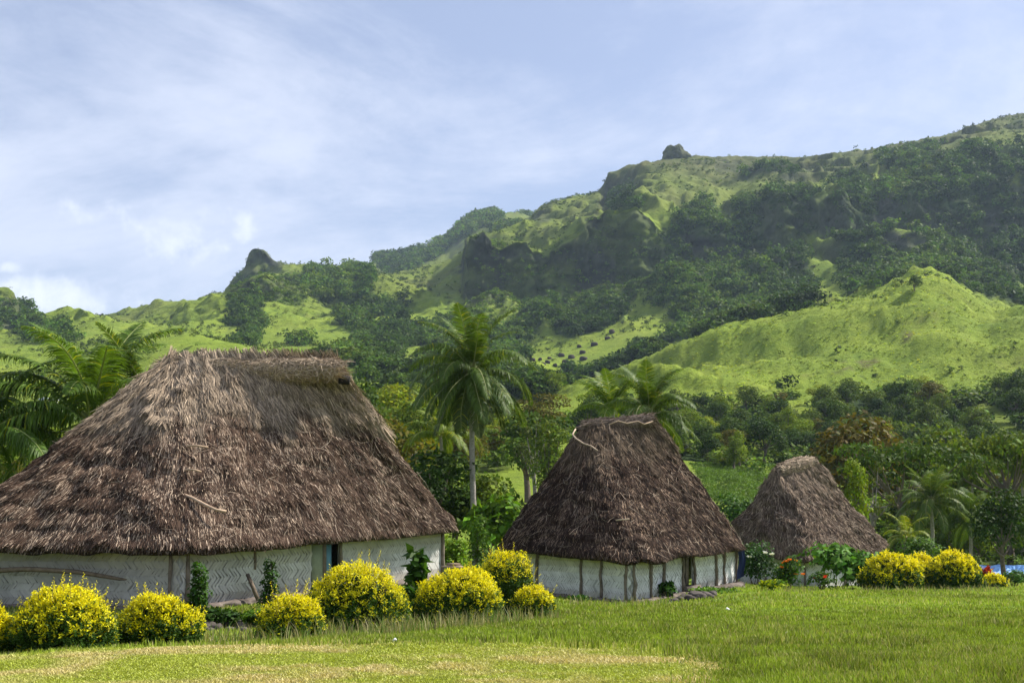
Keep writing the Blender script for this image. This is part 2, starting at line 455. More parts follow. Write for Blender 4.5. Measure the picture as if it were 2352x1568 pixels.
# the lawn under the houses stays put
GU, GV = proj(X, Y, Z)

def ground_z(x, y):
    x = np.asarray(x, float); y = np.asarray(y, float)
    s = x / y
    i = np.clip(np.searchsorted(ys, y) - 1, 0, nr - 2); j = np.clip(np.searchsorted(ss, s) - 1, 0, nc - 2)
    fi = np.clip((y - ys[i]) / (ys[i + 1] - ys[i]), 0, 1); fj = np.clip((s - ss[j]) / (ss[j + 1] - ss[j]), 0, 1)
    return (Z[i, j] * (1 - fj) + Z[i, j + 1] * fj) * (1 - fi) + (Z[i + 1, j] * (1 - fj) + Z[i + 1, j + 1] * fj) * fi

def G(u, v, y):
    """ground point under pixel column u at distance y"""
    p = P(u, v, y); p[2] = float(ground_z(p[0], p[1])); return p

# visibility from the terrace (used only to decide where scattering is worth while)
el = (Z - EYE) / Y
hor = np.maximum.accumulate(el, 0)
VIS = el > hor - 0.006

# cover masks -----------------------------------------------------------------
wu = 75 * fbm(X / (0.03 * Y + 3), Y / (0.03 * Y + 3), 41, 4); wv = 55 * fbm(X / (0.03 * Y + 3), Y / (0.03 * Y + 3), 42, 4)
Um, Vm = GU + wu, GV + wv
FOR = np.zeros_like(Z)
def forest(poly, y0, y1, d=1.0):
    m = inpoly(Um, Vm, poly) & (Y > y0) & (Y < y1)
    FOR[m] = np.maximum(FOR[m], d)
F1 = [(1180, 990), (1290, 985), (1420, 968), (1560, 935), (1700, 925), (1850, 935), (2000, 930), (2100, 912), (2200, 900), (2500, 860), (2500, 1320), (2080, 1290), (1960, 1200), (1880, 1065), (1790, 1062), (1590, 1062), (1500, 1010), (1300, 1010)]
forest(F1, 95, 330)
forest([(2080, 890), (2150, 845), (2230, 812), (2300, 792), (2500, 760), (2500, 900), (2100, 900)], 331, 430, 0.6)
F2 = [(1150, 875), (1230, 860), (1300, 835), (1380, 838), (1450, 802), (1500, 790), (1560, 762), (1640, 737), (1760, 707), (1850, 685), (1870, 700), (1700, 757), (1600, 797), (1500, 837), (1380, 885), (1300, 922), (1200, 925)]
forest(F2, 446, 640)
forest([(1150, 875), (1230, 860), (1300, 850), (1320, 900), (1300, 935), (1200, 935)], 300, 446)
F3 = [(1210, 805), (1300, 778), (1400, 752), (1500, 728), (1650, 728), (1750, 712), (1850, 690), (1980, 665), (2080, 630), (2130, 612), (2200, 640), (2260, 705), (2500, 715), (2500, 310), (2352, 318), (2270, 325), (2180, 332), (2090, 345), (2030, 350),
      (2045, 385), (2060, 420), (1980, 425), (1900, 440), (1760, 440), (1700, 462), (1600, 470), (1540, 520), (1560, 640), (1480, 690), (1350, 690), (1230, 700), (1150, 725), (1100, 745), (1200, 785)]
forest(F3, 470, 1150)
forest([(760, 835), (850, 780), (950, 745), (1050, 725), (1100, 745), (1210, 800), (1200, 870), (1000, 885), (830, 892), (790, 860)], 330, 800, 0.8)
forest([(670, 612), (760, 616), (850, 640), (840, 680), (930, 682), (1000, 694), (900, 735), (780, 802), (620, 812), (520, 765), (540, 695), (600, 690), (640, 680), (680, 655)], 560, 1200, 0.9)
forest([(840, 605), (960, 582), (1030, 553), (1120, 490), (1222, 497), (1150, 530), (1100, 560), (1000, 600), (900, 632)], 1200, 1900, 0.8)
forest([(-200, 700), (40, 705), (80, 752), (180, 795), (100, 805), (-200, 815)], 500, 1300, 0.8)
forest([(1380, 440), (1450, 420), (1500, 432), (1480, 470), (1400, 475)], 800, 1120, 0.8)
forest([(1640, 385), (1790, 385), (1860, 395), (1820, 410), (1680, 405)], 800, 1120, 0.7)
forest([(830, 690), (950, 650), (1040, 640), (1000, 665), (900, 690)], 900, 1130, 0.6)
forest([(950, 1090), (1160, 1060), (1240, 1000), (1150, 950), (900, 930), (840, 960), (850, 1100)], 105, 330, 0.55)
forest([(-200, 1200), (150, 1100), (330, 1000), (-200, 960)], 60, 200, 0.5)
FOR[inpoly(GU, GV, [(495, 555), (655, 555), (668, 640), (600, 700), (505, 700)]) & (Y > 900) & (Y < 1300)] *= 0.0
# dry reed patches inside the woods
for poly in ([(690, 690), (760, 690), (770, 720), (700, 730)], [(840, 660), (920, 650), (930, 700), (860, 700)], [(640, 720), (700, 700), (720, 770), (660, 770)], [(1310, 770), (1400, 745), (1470, 722), (1480, 735), (1380, 765)],
             [(1760, 530), (1840, 540), (1880, 570), (1800, 560)], [(2180, 690), (2260, 690), (2250, 730), (2200, 720)]):
    FOR[inpoly(Um, Vm, poly) & (Y > 300)] *= 0.1
FOR *= np.where(0.6 * vnoise(X / (0.035 * Y + 3), Y / (0.05 * Y + 3), 44) + 0.4 * vnoise(X / (0.012 * Y + 2), Y / (0.02 * Y + 2), 45) > np.where(Y > 450, 0.37, 0.27), 1, 0.12)
sky_v = np.where(Y < 1300, GV, 9e9).min(0)[None, :]
FOR *= np.where((GV < sky_v + 26 + 16 * fbm(X / 30, Y / 30, 46, 3)) & (ss[None, :] > -0.03) & (Y < 1300), 0.1, 1)
FACE = (inpoly(Um, Vm, [(1068, 560), (1200, 590), (1330, 530), (1480, 520), (1560, 560), (1600, 660), (1480, 700), (1330, 725), (1200, 740), (1080, 745)]) & (Y > 640) & (Y < 1000)).astype(float)
FACE = np.maximum(FACE, (inpoly(Um, Vm, [(515, 690), (545, 640), (680, 635), (720, 650), (690, 690), (560, 720)]) & (Y > 760) & (Y < 1300)).astype(float))
FACE *= 0.35 + 0.65 * sstep(0.25, 0.6, vnoise(X / 35, (Y + 2 * Z) / 40, 47))
FORs = np.maximum(gsm(FOR, 1.0, 1), 0.62 * gsm(FACE, 1.0, 1))

# slope and rock
gy = np.gradient(Z, axis=0) / np.maximum(np.gradient(Y, axis=0), 1e-3)
gx = np.gradient(Z, axis=1) / np.maximum(np.gradient(X, axis=1), 1e-3)
slope = np.hypot(gx, gy)
ROCK = np.zeros_like(Z)
for poly in ([(1060, 545), (1120, 560), (1195, 590), (1190, 660), (1100, 705), (1060, 705)], [(-200, 680), (42, 690), (48, 760), (-200, 760)], [(1376, 400), (1440, 398), (1450, 430), (1400, 470), (1376, 470)], [(1215, 480), (1270, 470), (1280, 500), (1230, 510)],
             [(1560, 540), (1700, 560), (1850, 610), (1850, 650), (1700, 640), (1580, 640)], [(1640, 378), (1760, 380), (1860, 385), (1850, 405), (1650, 400)], [(1750, 420), (1800, 410), (1830, 500), (1760, 470)], [(1870, 445), (1940, 450), (1950, 530), (1880, 520)],
             [(562, 570), (632, 570), (632, 604), (562, 606)], [(525, 655), (600, 650), (680, 640), (690, 670), (560, 690), (520, 680)], [(1330, 500), (1480, 495), (1480, 530), (1340, 540)], [(2010, 340), (2130, 330), (2100, 360), (2020, 360)], [(1310, 590), (1420, 560), (1430, 700), (1330, 720)],
             [(2000, 440), (2352, 470), (2352, 560), (2000, 560)]):
    m = inpoly(Um, Vm, poly) & (Y > 560)
    ROCK[m] = 0.9
ROCK = gsm(gsm(ROCK, 1.5, 0), 1.5, 1) * sstep(0.5, 1.2, slope)
ROCK *= 0.55 + 0.9 * sstep(0.3, 0.7, vnoise(X / 14, Z / 30, 55))
ROCK = np.clip(ROCK, 0, 1)
ROCK = np.maximum(ROCK, sstep(1.5, 2.6, slope) * (0.35 + 0.6 * vnoise(X / 25, Z / 14, 56)) * (Y > 600))
FORs = FORs * (1 - 0.55 * ROCK)
# high-ground grass: drier, and darkened to carry cloud shade; yellow mown patch on the near lawn
DRY_SHADE = sstep(700, 900, Y) * 0.55 + 0.45 * sstep(900, 1050, Y) * sstep(0.05, 0.12, ss)[None, :]
DRY_SHADE = np.clip(DRY_SHADE + 0.35 * fbm(X / 60, Y / 60, 51, 3) * (Y > 200), 0, 1)
mp_ = [(-900, 1470), (0, 1495), (150, 1488), (430, 1476), (700, 1476), (1000, 1472), (1300, 1476), (1480, 1481), (1600, 1508), (1650, 1526), (1665, 1550), (1640, 1600), (1500, 4300), (-2600, 4300), (-2600, 1700)]
MOWN = gsm(gsm((inpoly(GU + 30 * fbm(X / .7, Y / .7, 61, 3), GV + 10 * fbm(X / .7, Y / .7, 62, 3), mp_) & (Y < 16.5)).astype(float), 1.5, 1), 1.0, 0)
EARTH = np.zeros_like(Z)
EARTH[inpoly(U0 + 14 * fbm(X / .3, Y / .3, 66, 3), V0 + 10 * fbm(X / .3, Y / .3, 67, 3), [(-80, 1392), (300, 1396), (420, 1398), (600, 1398), (650, 1430), (600, 1455), (440, 1452), (260, 1440), (240, 1470), (-80, 1500)]) & (Y > 15) & (Y < 30)] = 0.85
for poly in ([(2085, 770), (2125, 765), (2110, 800), (2092, 800)], [(1930, 830), (2000, 815), (1990, 830), (1940, 842)], [(1860, 870), (1990, 830), (1960, 850)]):
    EARTH[inpoly(Um, Vm, poly) & (Y > 250) & (Y < 500)] = 0.8
EARTH = gsm(EARTH, 1.2, 1)

for poly, wt in (([(562, 568), (634, 568), (640, 606), (558, 610)], .85), ([(516, 668), (560, 640), (690, 640), (690, 668), (600, 690), (520, 690)], .6), ([(-200, 678), (38, 684), (44, 752), (-200, 756)], .85),
                 ([(1066, 556), (1110, 570), (1195, 596), (1190, 640), (1110, 700), (1066, 702)], .85), ([(1378, 402), (1436, 402), (1442, 430), (1392, 465), (1378, 465)], .8), ([(1640, 376), (1760, 378), (1860, 384), (1850, 402), (1650, 398)], .6),
                 ([(1556, 560), (1700, 560), (1850, 600), (1840, 640), (1700, 640), (1580, 640)], .6), ([(1870, 445), (1945, 450), (1950, 535), (1880, 525)], .6), ([(2100, 480), (2352, 490), (2352, 550), (2100, 560)], .6), ([(1225, 478), (1275, 468), (1275, 500), (1230, 504)], .6), ([(1350, 500), (1480, 500), (1470, 525), (1360, 528)], .6)):
    m = inpoly(GU + 0.35 * wu, GV + 0.35 * wv, poly) & (Y > 560) & (Y < 1300)
    ROCK[m] = np.maximum(ROCK[m], wt * (0.55 + 0.7 * vnoise(X[m] / 9, Z[m] / 22, 57)))
ROCK = np.clip(gsm(ROCK, 0.7, 1), 0, 1)
# broken rock: shove the steep faces in and out so ledges and buttresses catch light
stp = sstep(0.9, 1.8, slope) * (Y > 640) * (Y < 1300)
stp = gsm(stp, 1.0, 0)
Yd = stp * (9 * fbm(X / 16, Z / 30, 58, 4) + 6 * fbm(X / 5, Z / 7, 59, 4) + 4 * (sstep(0.3, 0.7, vnoise(X / 20, Z / 5, 63)) - 0.5))
Xd = stp * (4 * fbm(X / 12, Z / 9, 60, 3))

# terrain material ---------------------------------------------------------------
def terrain_mat(name, nearby):
    m, nt, out = newmat(name); L = nt.links
    geo = N(nt, 'NewGeometry')
    def attr(n):
        return N(nt, 'Attribute', attribute_name=n).outputs['Fac']
    def noise(scale, detail=5.0, rough=0.6, vec=None):
        n = N(nt, 'TexNoise', i_Scale=scale, i_Detail=detail, i_Roughness=rough)
        L.new(vec or geo.outputs['Position'], n.inputs['Vector']); return n.outputs['Fac']
    def ramp(f, stops):
        r = N(nt, 'ValToRGB'); e = r.color_ramp.elements
        while len(e) < len(stops): e.new(0.5)
        for k, (p, c) in enumerate(stops):
            e[k].position = p; e[k].color = (*c, 1)
        L.new(f, r.inputs[0]); return r.outputs[0]
    def mix(f, a, b):
        n = N(nt, 'MixRGB')
        if isinstance(f, float): n.inputs[0].default_value = f
        else: L.new(f, n.inputs[0])
        for i, q in ((1, a), (2, b)):
            if isinstance(q, tuple): n.inputs[i].default_value = (*q, 1)
            else: L.new(q, n.inputs[i])
        return n.outputs[0]
    def math_(op, a, b):
        n = N(nt, 'Math', operation=op); n.use_clamp = True
        for i, q in enumerate((a, b)):
            if isinstance(q, (int, float)): n.inputs[i].default_value = q
            else: L.new(q, n.inputs[i])
        return n.outputs[0]
    if nearby:
        g1 = ramp(noise(0.35, 6), [(0.3, (0.0960, 0.1640, 0.0112)), (0.5, (0.1520, 0.2200, 0.0160)), (0.72, (0.2080, 0.2520, 0.0240))])
        g2 = ramp(noise(9.0, 6, 0.7), [(0.3, (0.0440, 0.0920, 0.0080)), (0.7, (0.1520, 0.1920, 0.0280))])
        grass = mix(0.5, g1, g2)
        mown = mix(0.5, ramp(noise(0.55, 6, 0.65), [(0.34, (0.1600, 0.2000, 0.0240)), (0.56, (0.2320, 0.2320, 0.0440)), (0.76, (0.3200, 0.2480, 0.0960))]),
                   ramp(noise(14.0, 6, 0.75), [(0.3, (0.1120, 0.1440, 0.0240)), (0.7, (0.2880, 0.2480, 0.0800))]))
        c = mix(attr('mown'), grass, mown)
    else:
        g1 = ramp(noise(0.025, 7, 0.62), [(0.32, (0.120, 0.195, 0.0190)), (0.5, (0.190, 0.268, 0.0260)), (0.7, (0.258, 0.312, 0.0370))])
        g2 = ramp(noise(0.22, 6, 0.7), [(0.3, (0.0640, 0.1160, 0.0096)), (0.66, (0.2480, 0.2960, 0.0336))])
        c = mix(0.5, g1, g2)
        c = mix(ramp(noise(0.11, 8, 0.78), [(0.56, (0, 0, 0)), (0.66, (0.75, 0.75, 0.75))]), c, (0.0360, 0.0680, 0.0096))
        c = mix(ramp(noise(0.035, 6, 0.7), [(0.58, (0, 0, 0)), (0.7, (0.6, 0.6, 0.6))]), c, (0.1520, 0.1440, 0.0400))
        d = ramp(noise(0.05, 7, 0.7), [(0.32, (0.0480, 0.0680, 0.0160)), (0.68, (0.1240, 0.1280, 0.0400))])  # dark olive: dry grass with cloud shade put into its colour
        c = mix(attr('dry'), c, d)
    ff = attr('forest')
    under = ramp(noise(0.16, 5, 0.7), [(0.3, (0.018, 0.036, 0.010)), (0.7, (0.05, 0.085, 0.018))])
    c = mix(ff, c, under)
    vm = N(nt, 'Mapping'); vm.inputs['Scale'].default_value = (1, 1, 0.28); L.new(geo.outputs['Position'], vm.inputs['Vector'])
    rk = ramp(noise(0.12, 9, 0.75, vm.outputs[0]), [(0.28, (0.016, 0.016, 0.016)), (0.48, (0.040, 0.037, 0.034)), (0.60, (0.065, 0.06, 0.048)), (0.74, (0.19, 0.155, 0.13))])
    rk = mix(math_('MULTIPLY', noise(0.3, 5), 0.55), rk, (0.045, 0.075, 0.022))
    c = mix(attr('rock'), c, rk)
    ea = ramp(noise(3.0, 6), [(0.3, (0.045, 0.032, 0.02)), (0.7, (0.12, 0.085, 0.05))])
    c = mix(attr('earth'), c, ea)
    pb = N(nt, 'BsdfPrincipled'); pb.inputs['Roughness'].default_value = 0.9; pb.inputs['Specular IOR Level'].default_value = 0.1
    L.new(c, pb.inputs['Base Color'])
    bp = N(nt, 'Bump'); bp.inputs['Strength'].default_value = 0.8
    if nearby:
        bp.inputs['Distance'].default_value = 0.05; L.new(noise(22.0, 5, 0.7), bp.inputs['Height'])
    else:
        bp.inputs['Distance'].default_value = 2.2; L.new(noise(0.28, 7, 0.75), bp.inputs['Height'])
    L.new(bp.outputs[0], pb.inputs['Normal'])
    L.new(pb.outputs[0], out.inputs['Surface'])
    return m
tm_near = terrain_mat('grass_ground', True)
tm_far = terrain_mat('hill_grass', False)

def sheet(name, r0, r1, mat, back=False):
    idx = (np.arange(r0, r1)[:, None] * nc + np.arange(nc)[None, :])
    a = idx[:-1, :-1]; b = idx[:-1, 1:]; c = idx[1:, 1:]; d = idx[1:, :-1]
    Fq = np.stack([a, b, c, d], -1).reshape(-1, 4) - r0 * nc
    Vv = np.stack([X + Xd, Y + Yd, Z], -1)[r0:r1].reshape(-1, 3)
    at = {k: A[r0:r1].ravel() for k, A in (('forest', FORs), ('dry', DRY_SHADE), ('rock', ROCK), ('mown', MOWN), ('earth', EARTH))}
    if back:   # the ground behind and beside the viewpoint
        n0 = len(Vv)
        xs = X[r0]
        extra = []
        for yb in (-2, -10, -40, -150, -500):
            sx = xs * (1 + (1.5 - yb) * 0.6)
            extra.append(np.stack([sx, np.full(nc, yb), np.full(nc, Z[r0].mean())], -1))
        Ve = np.concatenate(extra)
        rows = [np.arange(nc)] + [n0 + k * nc + np.arange(nc) for k in range(5)]
        fs = [np.stack([rows[k + 1][:-1], rows[k + 1][1:], rows[k][1:], rows[k][:-1]], -1) for k in range(5)]
        Fq = np.concatenate([Fq] + fs)
        Vv = np.concatenate([Vv, Ve])
        for k in at: at[k] = np.concatenate([at[k], np.full(len(Ve), 1.0 if k == 'mown' else 0.0)])
    o = link(name, mesh_np(name, Vv, [Fq], None, [mat], None, True, at))
    return tag(o, kind='structure')
r_a = int(np.searchsorted(ys, 85)); r_b = int(np.searchsorted(ys, 525)); r_c = int(np.searchsorted(ys, 1265))
tag(sheet('lawn', 0, r_a + 1, tm_near, True), 'sloping green lawn with a dry yellow mown patch in front of the thatched houses', 'lawn')
tag(sheet('hillside', r_a, r_b + 1, tm_far), 'bright grassy hillside rising behind the wooded slope', 'hillside')
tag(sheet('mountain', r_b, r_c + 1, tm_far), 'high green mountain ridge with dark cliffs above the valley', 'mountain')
tag(sheet('distant_hills', r_c, nr, tm_far), 'distant wooded hills on the skyline behind the valley', 'hills')
# ------------------------------------------------------------------ trees
m_leaf = leaf_mat('tree_leaf', (0.068, 0.112, 0.012), 0.30, 0.6, 0.08)
m_bark = solid_mat('bark', (0.16, 0.13, 0.10), 0.9, 0.1, 8, 0.5, 0.5)
m_bark_pale = solid_mat('pale_bark', (0.22, 0.20, 0.17), 0.9, 0.1, 8, 0.4, 0.5)

def crown_leaves(lobes, n, size, flat=0.6, hollow=0.55, tvar=0.35):
    """leaf diamonds through the volume of several lobes (cx,cy,cz,rx,ry,rz)"""
    lobes = np.array(lobes, float)
    wgt = (lobes[:, 3] * lobes[:, 4] + lobes[:, 4] * lobes[:, 5]); wgt = wgt / wgt.sum()
    k = rng.choice(len(lobes), n, p=wgt)
    d = rsphere(n); r = hollow + (1 - hollow) * rng.random(n) ** 0.6
    # clumps: pull leaves toward cluster directions
    nb = max(10, n // 55)
    cd = rsphere(nb); ci = rng.integers(0, nb, n)
    d = nrm(cd[ci] + 0.32 * rng.normal(size=(n, 3)))
    d[:, 2] = np.where(d[:, 2] < -0.55, -d[:, 2], d[:, 2])
    c = lobes[k, :3] + d * lobes[k, 3:] * r[:, None]
    nv = nrm(d * 0.8 + np.array([0, 0, flat]) + 0.55 * rng.normal(size=(n, 3)))
    t = nrm(np.cross(nv, rsphere(n)))
    L = size * (0.6 + 0.8 * rng.random(n))
    V, Fi = leaves(c, t, nv, L, L * 0.62)
    lob_t = 1 + tvar * (rng.random(len(lobes)) - 0.5) * 1.2
    cl_t = 1 + tvar * 1.5 * (rng.random(nb) - 0.5)
    b = lob_t[k] * cl_t[ci] * (0.8 + 0.4 * rng.random(n))
    yel = 0.85 + 0.4 * rng.random(n)
    T = np.stack([b * yel, b, b * 0.9], -1)
    return V, Fi, np.repeat(T, 4, 0)

def limb(p0, p1, bend, n=6):
    t = np.linspace(0, 1, n)[:, None]
    q = np.asarray(p0)[None] * (1 - t) + np.asarray(p1)[None] * t
    return q + np.sin(t * np.pi) * np.asarray(bend)[None]

def make_tree_meshes(kind, h, r, n, leaf):
    """returns trunk mesh, crown mesh (local coords, base at origin)"""
    tb = MB(); lobes = []
    if kind == 'round':
        th = h * 0.45; nl = 9
        for k in range(nl):
            a = k * 2.4 + rng.random(); rr = r * (0.25 + 0.5 * rng.random()); zc = h * (0.42 + 0.40 * rng.random())
            s = r * (0.36 + 0.24 * rng.random())
            lobes.append((math.cos(a) * rr, math.sin(a) * rr, zc, s, s, s * 0.8))
        lobes.append((0, 0, h * 0.80, r * .5, r * .5, h * 0.2))
    elif kind == 'umbrella':     # rain tree: broad flat layers
        th = h * 0.6
        for k in range(13):
            a = k * 2.4; rr = r * (0.15 + 0.75 * rng.random()); s = r * (0.25 + 0.2 * rng.random())
            lobes.append((math.cos(a) * rr, math.sin(a) * rr, h * (0.74 + 0.2 * rng.random() - 0.16 * (rr / r) ** 2), s, s, h * 0.055))
    elif kind == 'tall':
        th = h * 0.5
        for k in range(9):
            a = k * 2.4; rr = r * 0.45 * rng.random(); zc = h * (0.3 + 0.62 * k / 8)
            s = r * (0.45 + 0.3 * rng.random()) * (1.1 - 0.45 * k / 8)
            lobes.append((math.cos(a) * rr, math.sin(a) * rr, zc, s, s, s * 0.85))
    elif kind == 'sparse':
        th = h * 0.6
        for k in range(11):
            a = k * 2.4; rr = r * (0.3 + 0.6 * rng.random()); s = r * (0.16 + 0.14 * rng.random())
            lobes.append((math.cos(a) * rr, math.sin(a) * rr, h * (0.45 + 0.5 * rng.random()), s, s, s * 0.8))
    elif kind == 'bush':
        th = h * 0.25
        for k in range(8):
            a = k * 2.4; rr = r * (0.2 + 0.5 * rng.random()); s = r * (0.4 + 0.2 * rng.random())
            lobes.append((math.cos(a) * rr, math.sin(a) * rr, h * (0.35 + 0.25 * rng.random()), s, s, h * 0.35))
    tr = 0.028 * h + 0.03
    top = np.array([0.04 * h * rng.normal(), 0.04 * h * rng.normal(), th])
    add_tube(tb, limb((0, 0, -0.3), top, (0.02 * h, 0.01 * h, 0), 7), np.linspace(tr * 1.25, tr * 0.7, 7), 7)
    for lo_ in lobes:
        b = np.array([0, 0, th * (0.55 + 0.4 * rng.random())]); b[:2] = top[:2] * b[2] / th
        e = np.array(lo_[:3])
        add_tube(tb, limb(b, e, (0, 0, -0.04 * h), 5), np.linspace(tr * 0.5, tr * 0.12, 5), 5, cap=False)
    V, Fi, T = crown_leaves(lobes, n, leaf)
    return tb, (V, Fi, T)

def tint_copy(me, name, col):
    m2 = me.copy(); m2.name = name
    a = m2.attributes['tint']; n = len(a.data)
    arr = np.empty(n * 4, np.float32); a.data.foreach_get('color', arr)
    arr = arr.reshape(-1, 4); arr[:, :3] *= np.array(col); a.data.foreach_set('color', arr.ravel())
    return m2

# -------- far woods: reads as one mass, far beyond counting
def forest_mass(name, count, y0, y1, rad, nleaf, wpow, thr=0.3, tint=(1, 1, 1), mask=None, seed=0, hs=1.0):
    M = (FORs if mask is None else mask).copy()
    M[(Y < y0) | (Y > y1)] = 0; M[~VIS] *= 0
    M[:, np.abs(ss) > 0.52] = 0
    M[M < thr] = 0
    wgt = (M * Y ** wpow * np.gradient(ys)[:, None]).ravel()
    tot = wgt.sum()
    if tot <= 0: return None
    pick = rng.choice(len(wgt), count, p=wgt / tot)
    yy = Y.ravel()[pick] * (1 + 0.004 * rng.normal(size=count)); sx = X.ravel()[pick] / Y.ravel()[pick] + 0.002 * rng.normal(size=count)
    xx = sx * yy; zz = ground_z(xx, yy)
    r = rad * (0.40 + 1.15 * rng.random(count) ** 2.2) * np.clip(yy / y1, 0.45, 1) ** 0.5
    # a handful of template crowns, replicated
    Vs = []; Ts = []
    var = 10
    tmpl = []
    for k in range(var):
        lob = [(0.5 * rng.normal() * .6, 0.5 * rng.normal() * .6, 0.55 + 0.5 * rng.random(), .55 + .25 * rng.random(), .55 + .25 * rng.random(), .45 + .2 * rng.random()) for _ in range(5)]
        V, Fi, T = crown_leaves(lob, nleaf, 0.33 * (110 / nleaf) ** 0.5, 0.7, 0.6, 0.5)
        tmpl.append((V, T))
    kk = rng.integers(0, var, count); ang = rng.random(count) * 6.283
    big = vnoise(xx / (0.05 * yy), yy / (0.07 * yy), 77 + seed)
    tone = np.clip((0.55 + 0.95 * big) * (1 + 0.28 * rng.normal(size=count)), 0.35, 2.3)
    ye = 0.95 + 0.25 * rng.random(count) * big * 1.6
    out_V = np.empty((count, nleaf * 4, 3), np.float32); out_T = np.empty((count, nleaf * 4, 3), np.float32)
    for k in range(var):
        i = np.where(kk == k)[0]
        V, T = tmpl[k]
        c, s = np.cos(ang[i])[:, None], np.sin(ang[i])[:, None]
        rr = r[i][:, None]
        out_V[i, :, 0] = xx[i][:, None] + rr * (V[None, :, 0] * c - V[None, :, 1] * s)
        out_V[i, :, 1] = yy[i][:, None] + rr * (V[None, :, 0] * s + V[None, :, 1] * c)
        out_V[i, :, 2] = zz[i][:, None] + rr * hs * (V[None, :, 2] - 0.1)
        out_T[i] = T[None] * tone[i][:, None, None] * np.stack([ye[i], np.ones(len(i)), np.ones(len(i))], -1)[:, None, :] * np.array(tint)
    V = out_V.reshape(-1, 3); Fi = np.arange(len(V)).reshape(-1, 4)
    o = link(name, mesh_np(name, V, [Fi], out_T.reshape(-1, 3), [m_leaf]))
    o['kind'] = 'stuff'
    return o
q_ = 1.0
o = forest_mass('forest', int(15000 * q_), 470, 1260, 5.2, 105, 1.1, 0.64, tint=(0.66, 0.82, 0.95))  # tint lowered and blued: cloud shadow and haze put into the leaf colour
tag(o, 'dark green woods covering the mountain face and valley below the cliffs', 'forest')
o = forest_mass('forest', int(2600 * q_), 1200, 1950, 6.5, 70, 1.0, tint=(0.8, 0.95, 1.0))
tag(o, 'hazy woods on the farthest hills', 'forest')
o = forest_mass('forest', int(3400 * q_), 300, 470, 3.5, 130, 1.0, tint=(0.70, 0.85, 0.92))
tag(o, 'thickets in the gully and valley floor behind the bright grassy hill', 'forest')
# scattered scrub over the open grass of the hills
o = forest_mass('scrub', 7500, 600, 1260, 2.1, 46, 0.6, 0.1, (0.85, 1.0, 0.9), FACE * VIS, hs=0.8, seed=5)
tag(o, 'low dark bushes clinging to the steep mountain face', 'scrub')
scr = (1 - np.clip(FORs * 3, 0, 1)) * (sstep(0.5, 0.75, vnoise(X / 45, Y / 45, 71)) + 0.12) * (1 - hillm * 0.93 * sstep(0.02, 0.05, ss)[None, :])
scr = np.maximum(scr * (Y > 280), 0.30 * hillm * (fold < 0.22) * sstep(0.0, 0.05, ss)[None, :] * (vnoise(X / 18, Y / 18, 73) > 0.45) * (FORs < 0.1))  # scrub added along the fold troughs to darken them like shade
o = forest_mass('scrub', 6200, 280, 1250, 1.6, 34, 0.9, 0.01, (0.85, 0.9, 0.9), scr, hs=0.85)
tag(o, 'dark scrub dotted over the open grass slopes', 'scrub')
under = ((FORs > 0.2) & (Y > 95) & (Y < 330)).astype(float)
o = forest_mass('undergrowth', 2600, 92, 330, 2.6, 110, 0.8, 0.1, (0.9, 1.0, 0.9), under, hs=0.8)
tag(o, 'low green undergrowth between the trees of the wooded slope', 'undergrowth')

tuft = ((Y > 270) & (Y < 540) & (ss[None, :] > 0.0) & (FORs < 0.25)).astype(float) * (0.25 + vnoise(X / 9, Y / 9, 79))
o = forest_mass('hill_grass', 12000, 270, 540, 0.42, 14, 0.6, 0.01, (3.4, 2.9, 2.6), tuft, hs=0.6)
tag(o, 'tussocks of long grass on the bright hill', 'grass')
# ------------------------------------------------------------------ thatched houses
m_thatch = solid_mat('thatch', (0.95, 0.91, 0.89), 0.8, 0.10, 7.0, 0.25, 0.0)
m_weave = solid_mat('whitewashed_weave', (0.78, 0.78, 0.775), 0.85, 0.15, 2.2, 0.2, 0.0, True, (0.68, 0.68, 0.67))
m_wood = solid_mat('grey_wood', (0.22, 0.18, 0.14), 0.9, 0.1, 5.0, 0.5, 0.3)
m_black = solid_mat('charred_wood', (0.03, 0.026, 0.024), 0.9, 0.1, 5.0, 0.5, 0.3)
m_dark = solid_mat('dark_inside', (0.035, 0.028, 0.022), 0.95, 0.05, 3.0, 0.4)
m_stone = solid_mat('stone', (0.17, 0.14, 0.12), 0.95, 0.1, 4.0, 0.5, 0.6)
m_blue = solid_mat('blue_paint', (0.14, 0.30, 0.42), 0.6, 0.3, 3.0, 0.2)
m_board = solid_mat('green_grey_board', (0.30, 0.33, 0.24), 0.8, 0.2, 3.0, 0.25)
m_cloth = solid_mat('navy_cloth', (0.035, 0.05, 0.13), 0.9, 0.1, 3.0, 0.3)

import bmesh
def ico(sub):
    bm = bmesh.new(); bmesh.ops.create_icosphere(bm, subdivisions=sub, radius=1)
    bm.verts.ensure_lookup_table()
    V = np.array([v.co[:] for v in bm.verts]); Fi = np.array([[v.index for v in f.verts] for f in bm.faces]); bm.free()
    return V, Fi
ICO2 = ico(2); ICO3 = ico(3)
def rock_vf(c, r, flat=0.7, T=ICO2, rough=0.35):
    V, Fi = T
    o = rng.random(3) * 50
    d = 1 + rough * fbm(V[:, 0] * 1.3 + o[0] + V[:, 2], V[:, 1] * 1.3 + o[1] - V[:, 2], o[2], 3)
    W = np.sign(V) * np.abs(V) ** 0.8 * d[:, None]
    a = rng.random() * 6.28; ca, sa = math.cos(a), math.sin(a)
    W = W * np.array([1.0, 0.75, flat]) * r
    W = np.stack([W[:, 0] * ca - W[:, 1] * sa, W[:, 0] * sa + W[:, 1] * ca, W[:, 2]], -1)
    return W + np.asarray(c), Fi

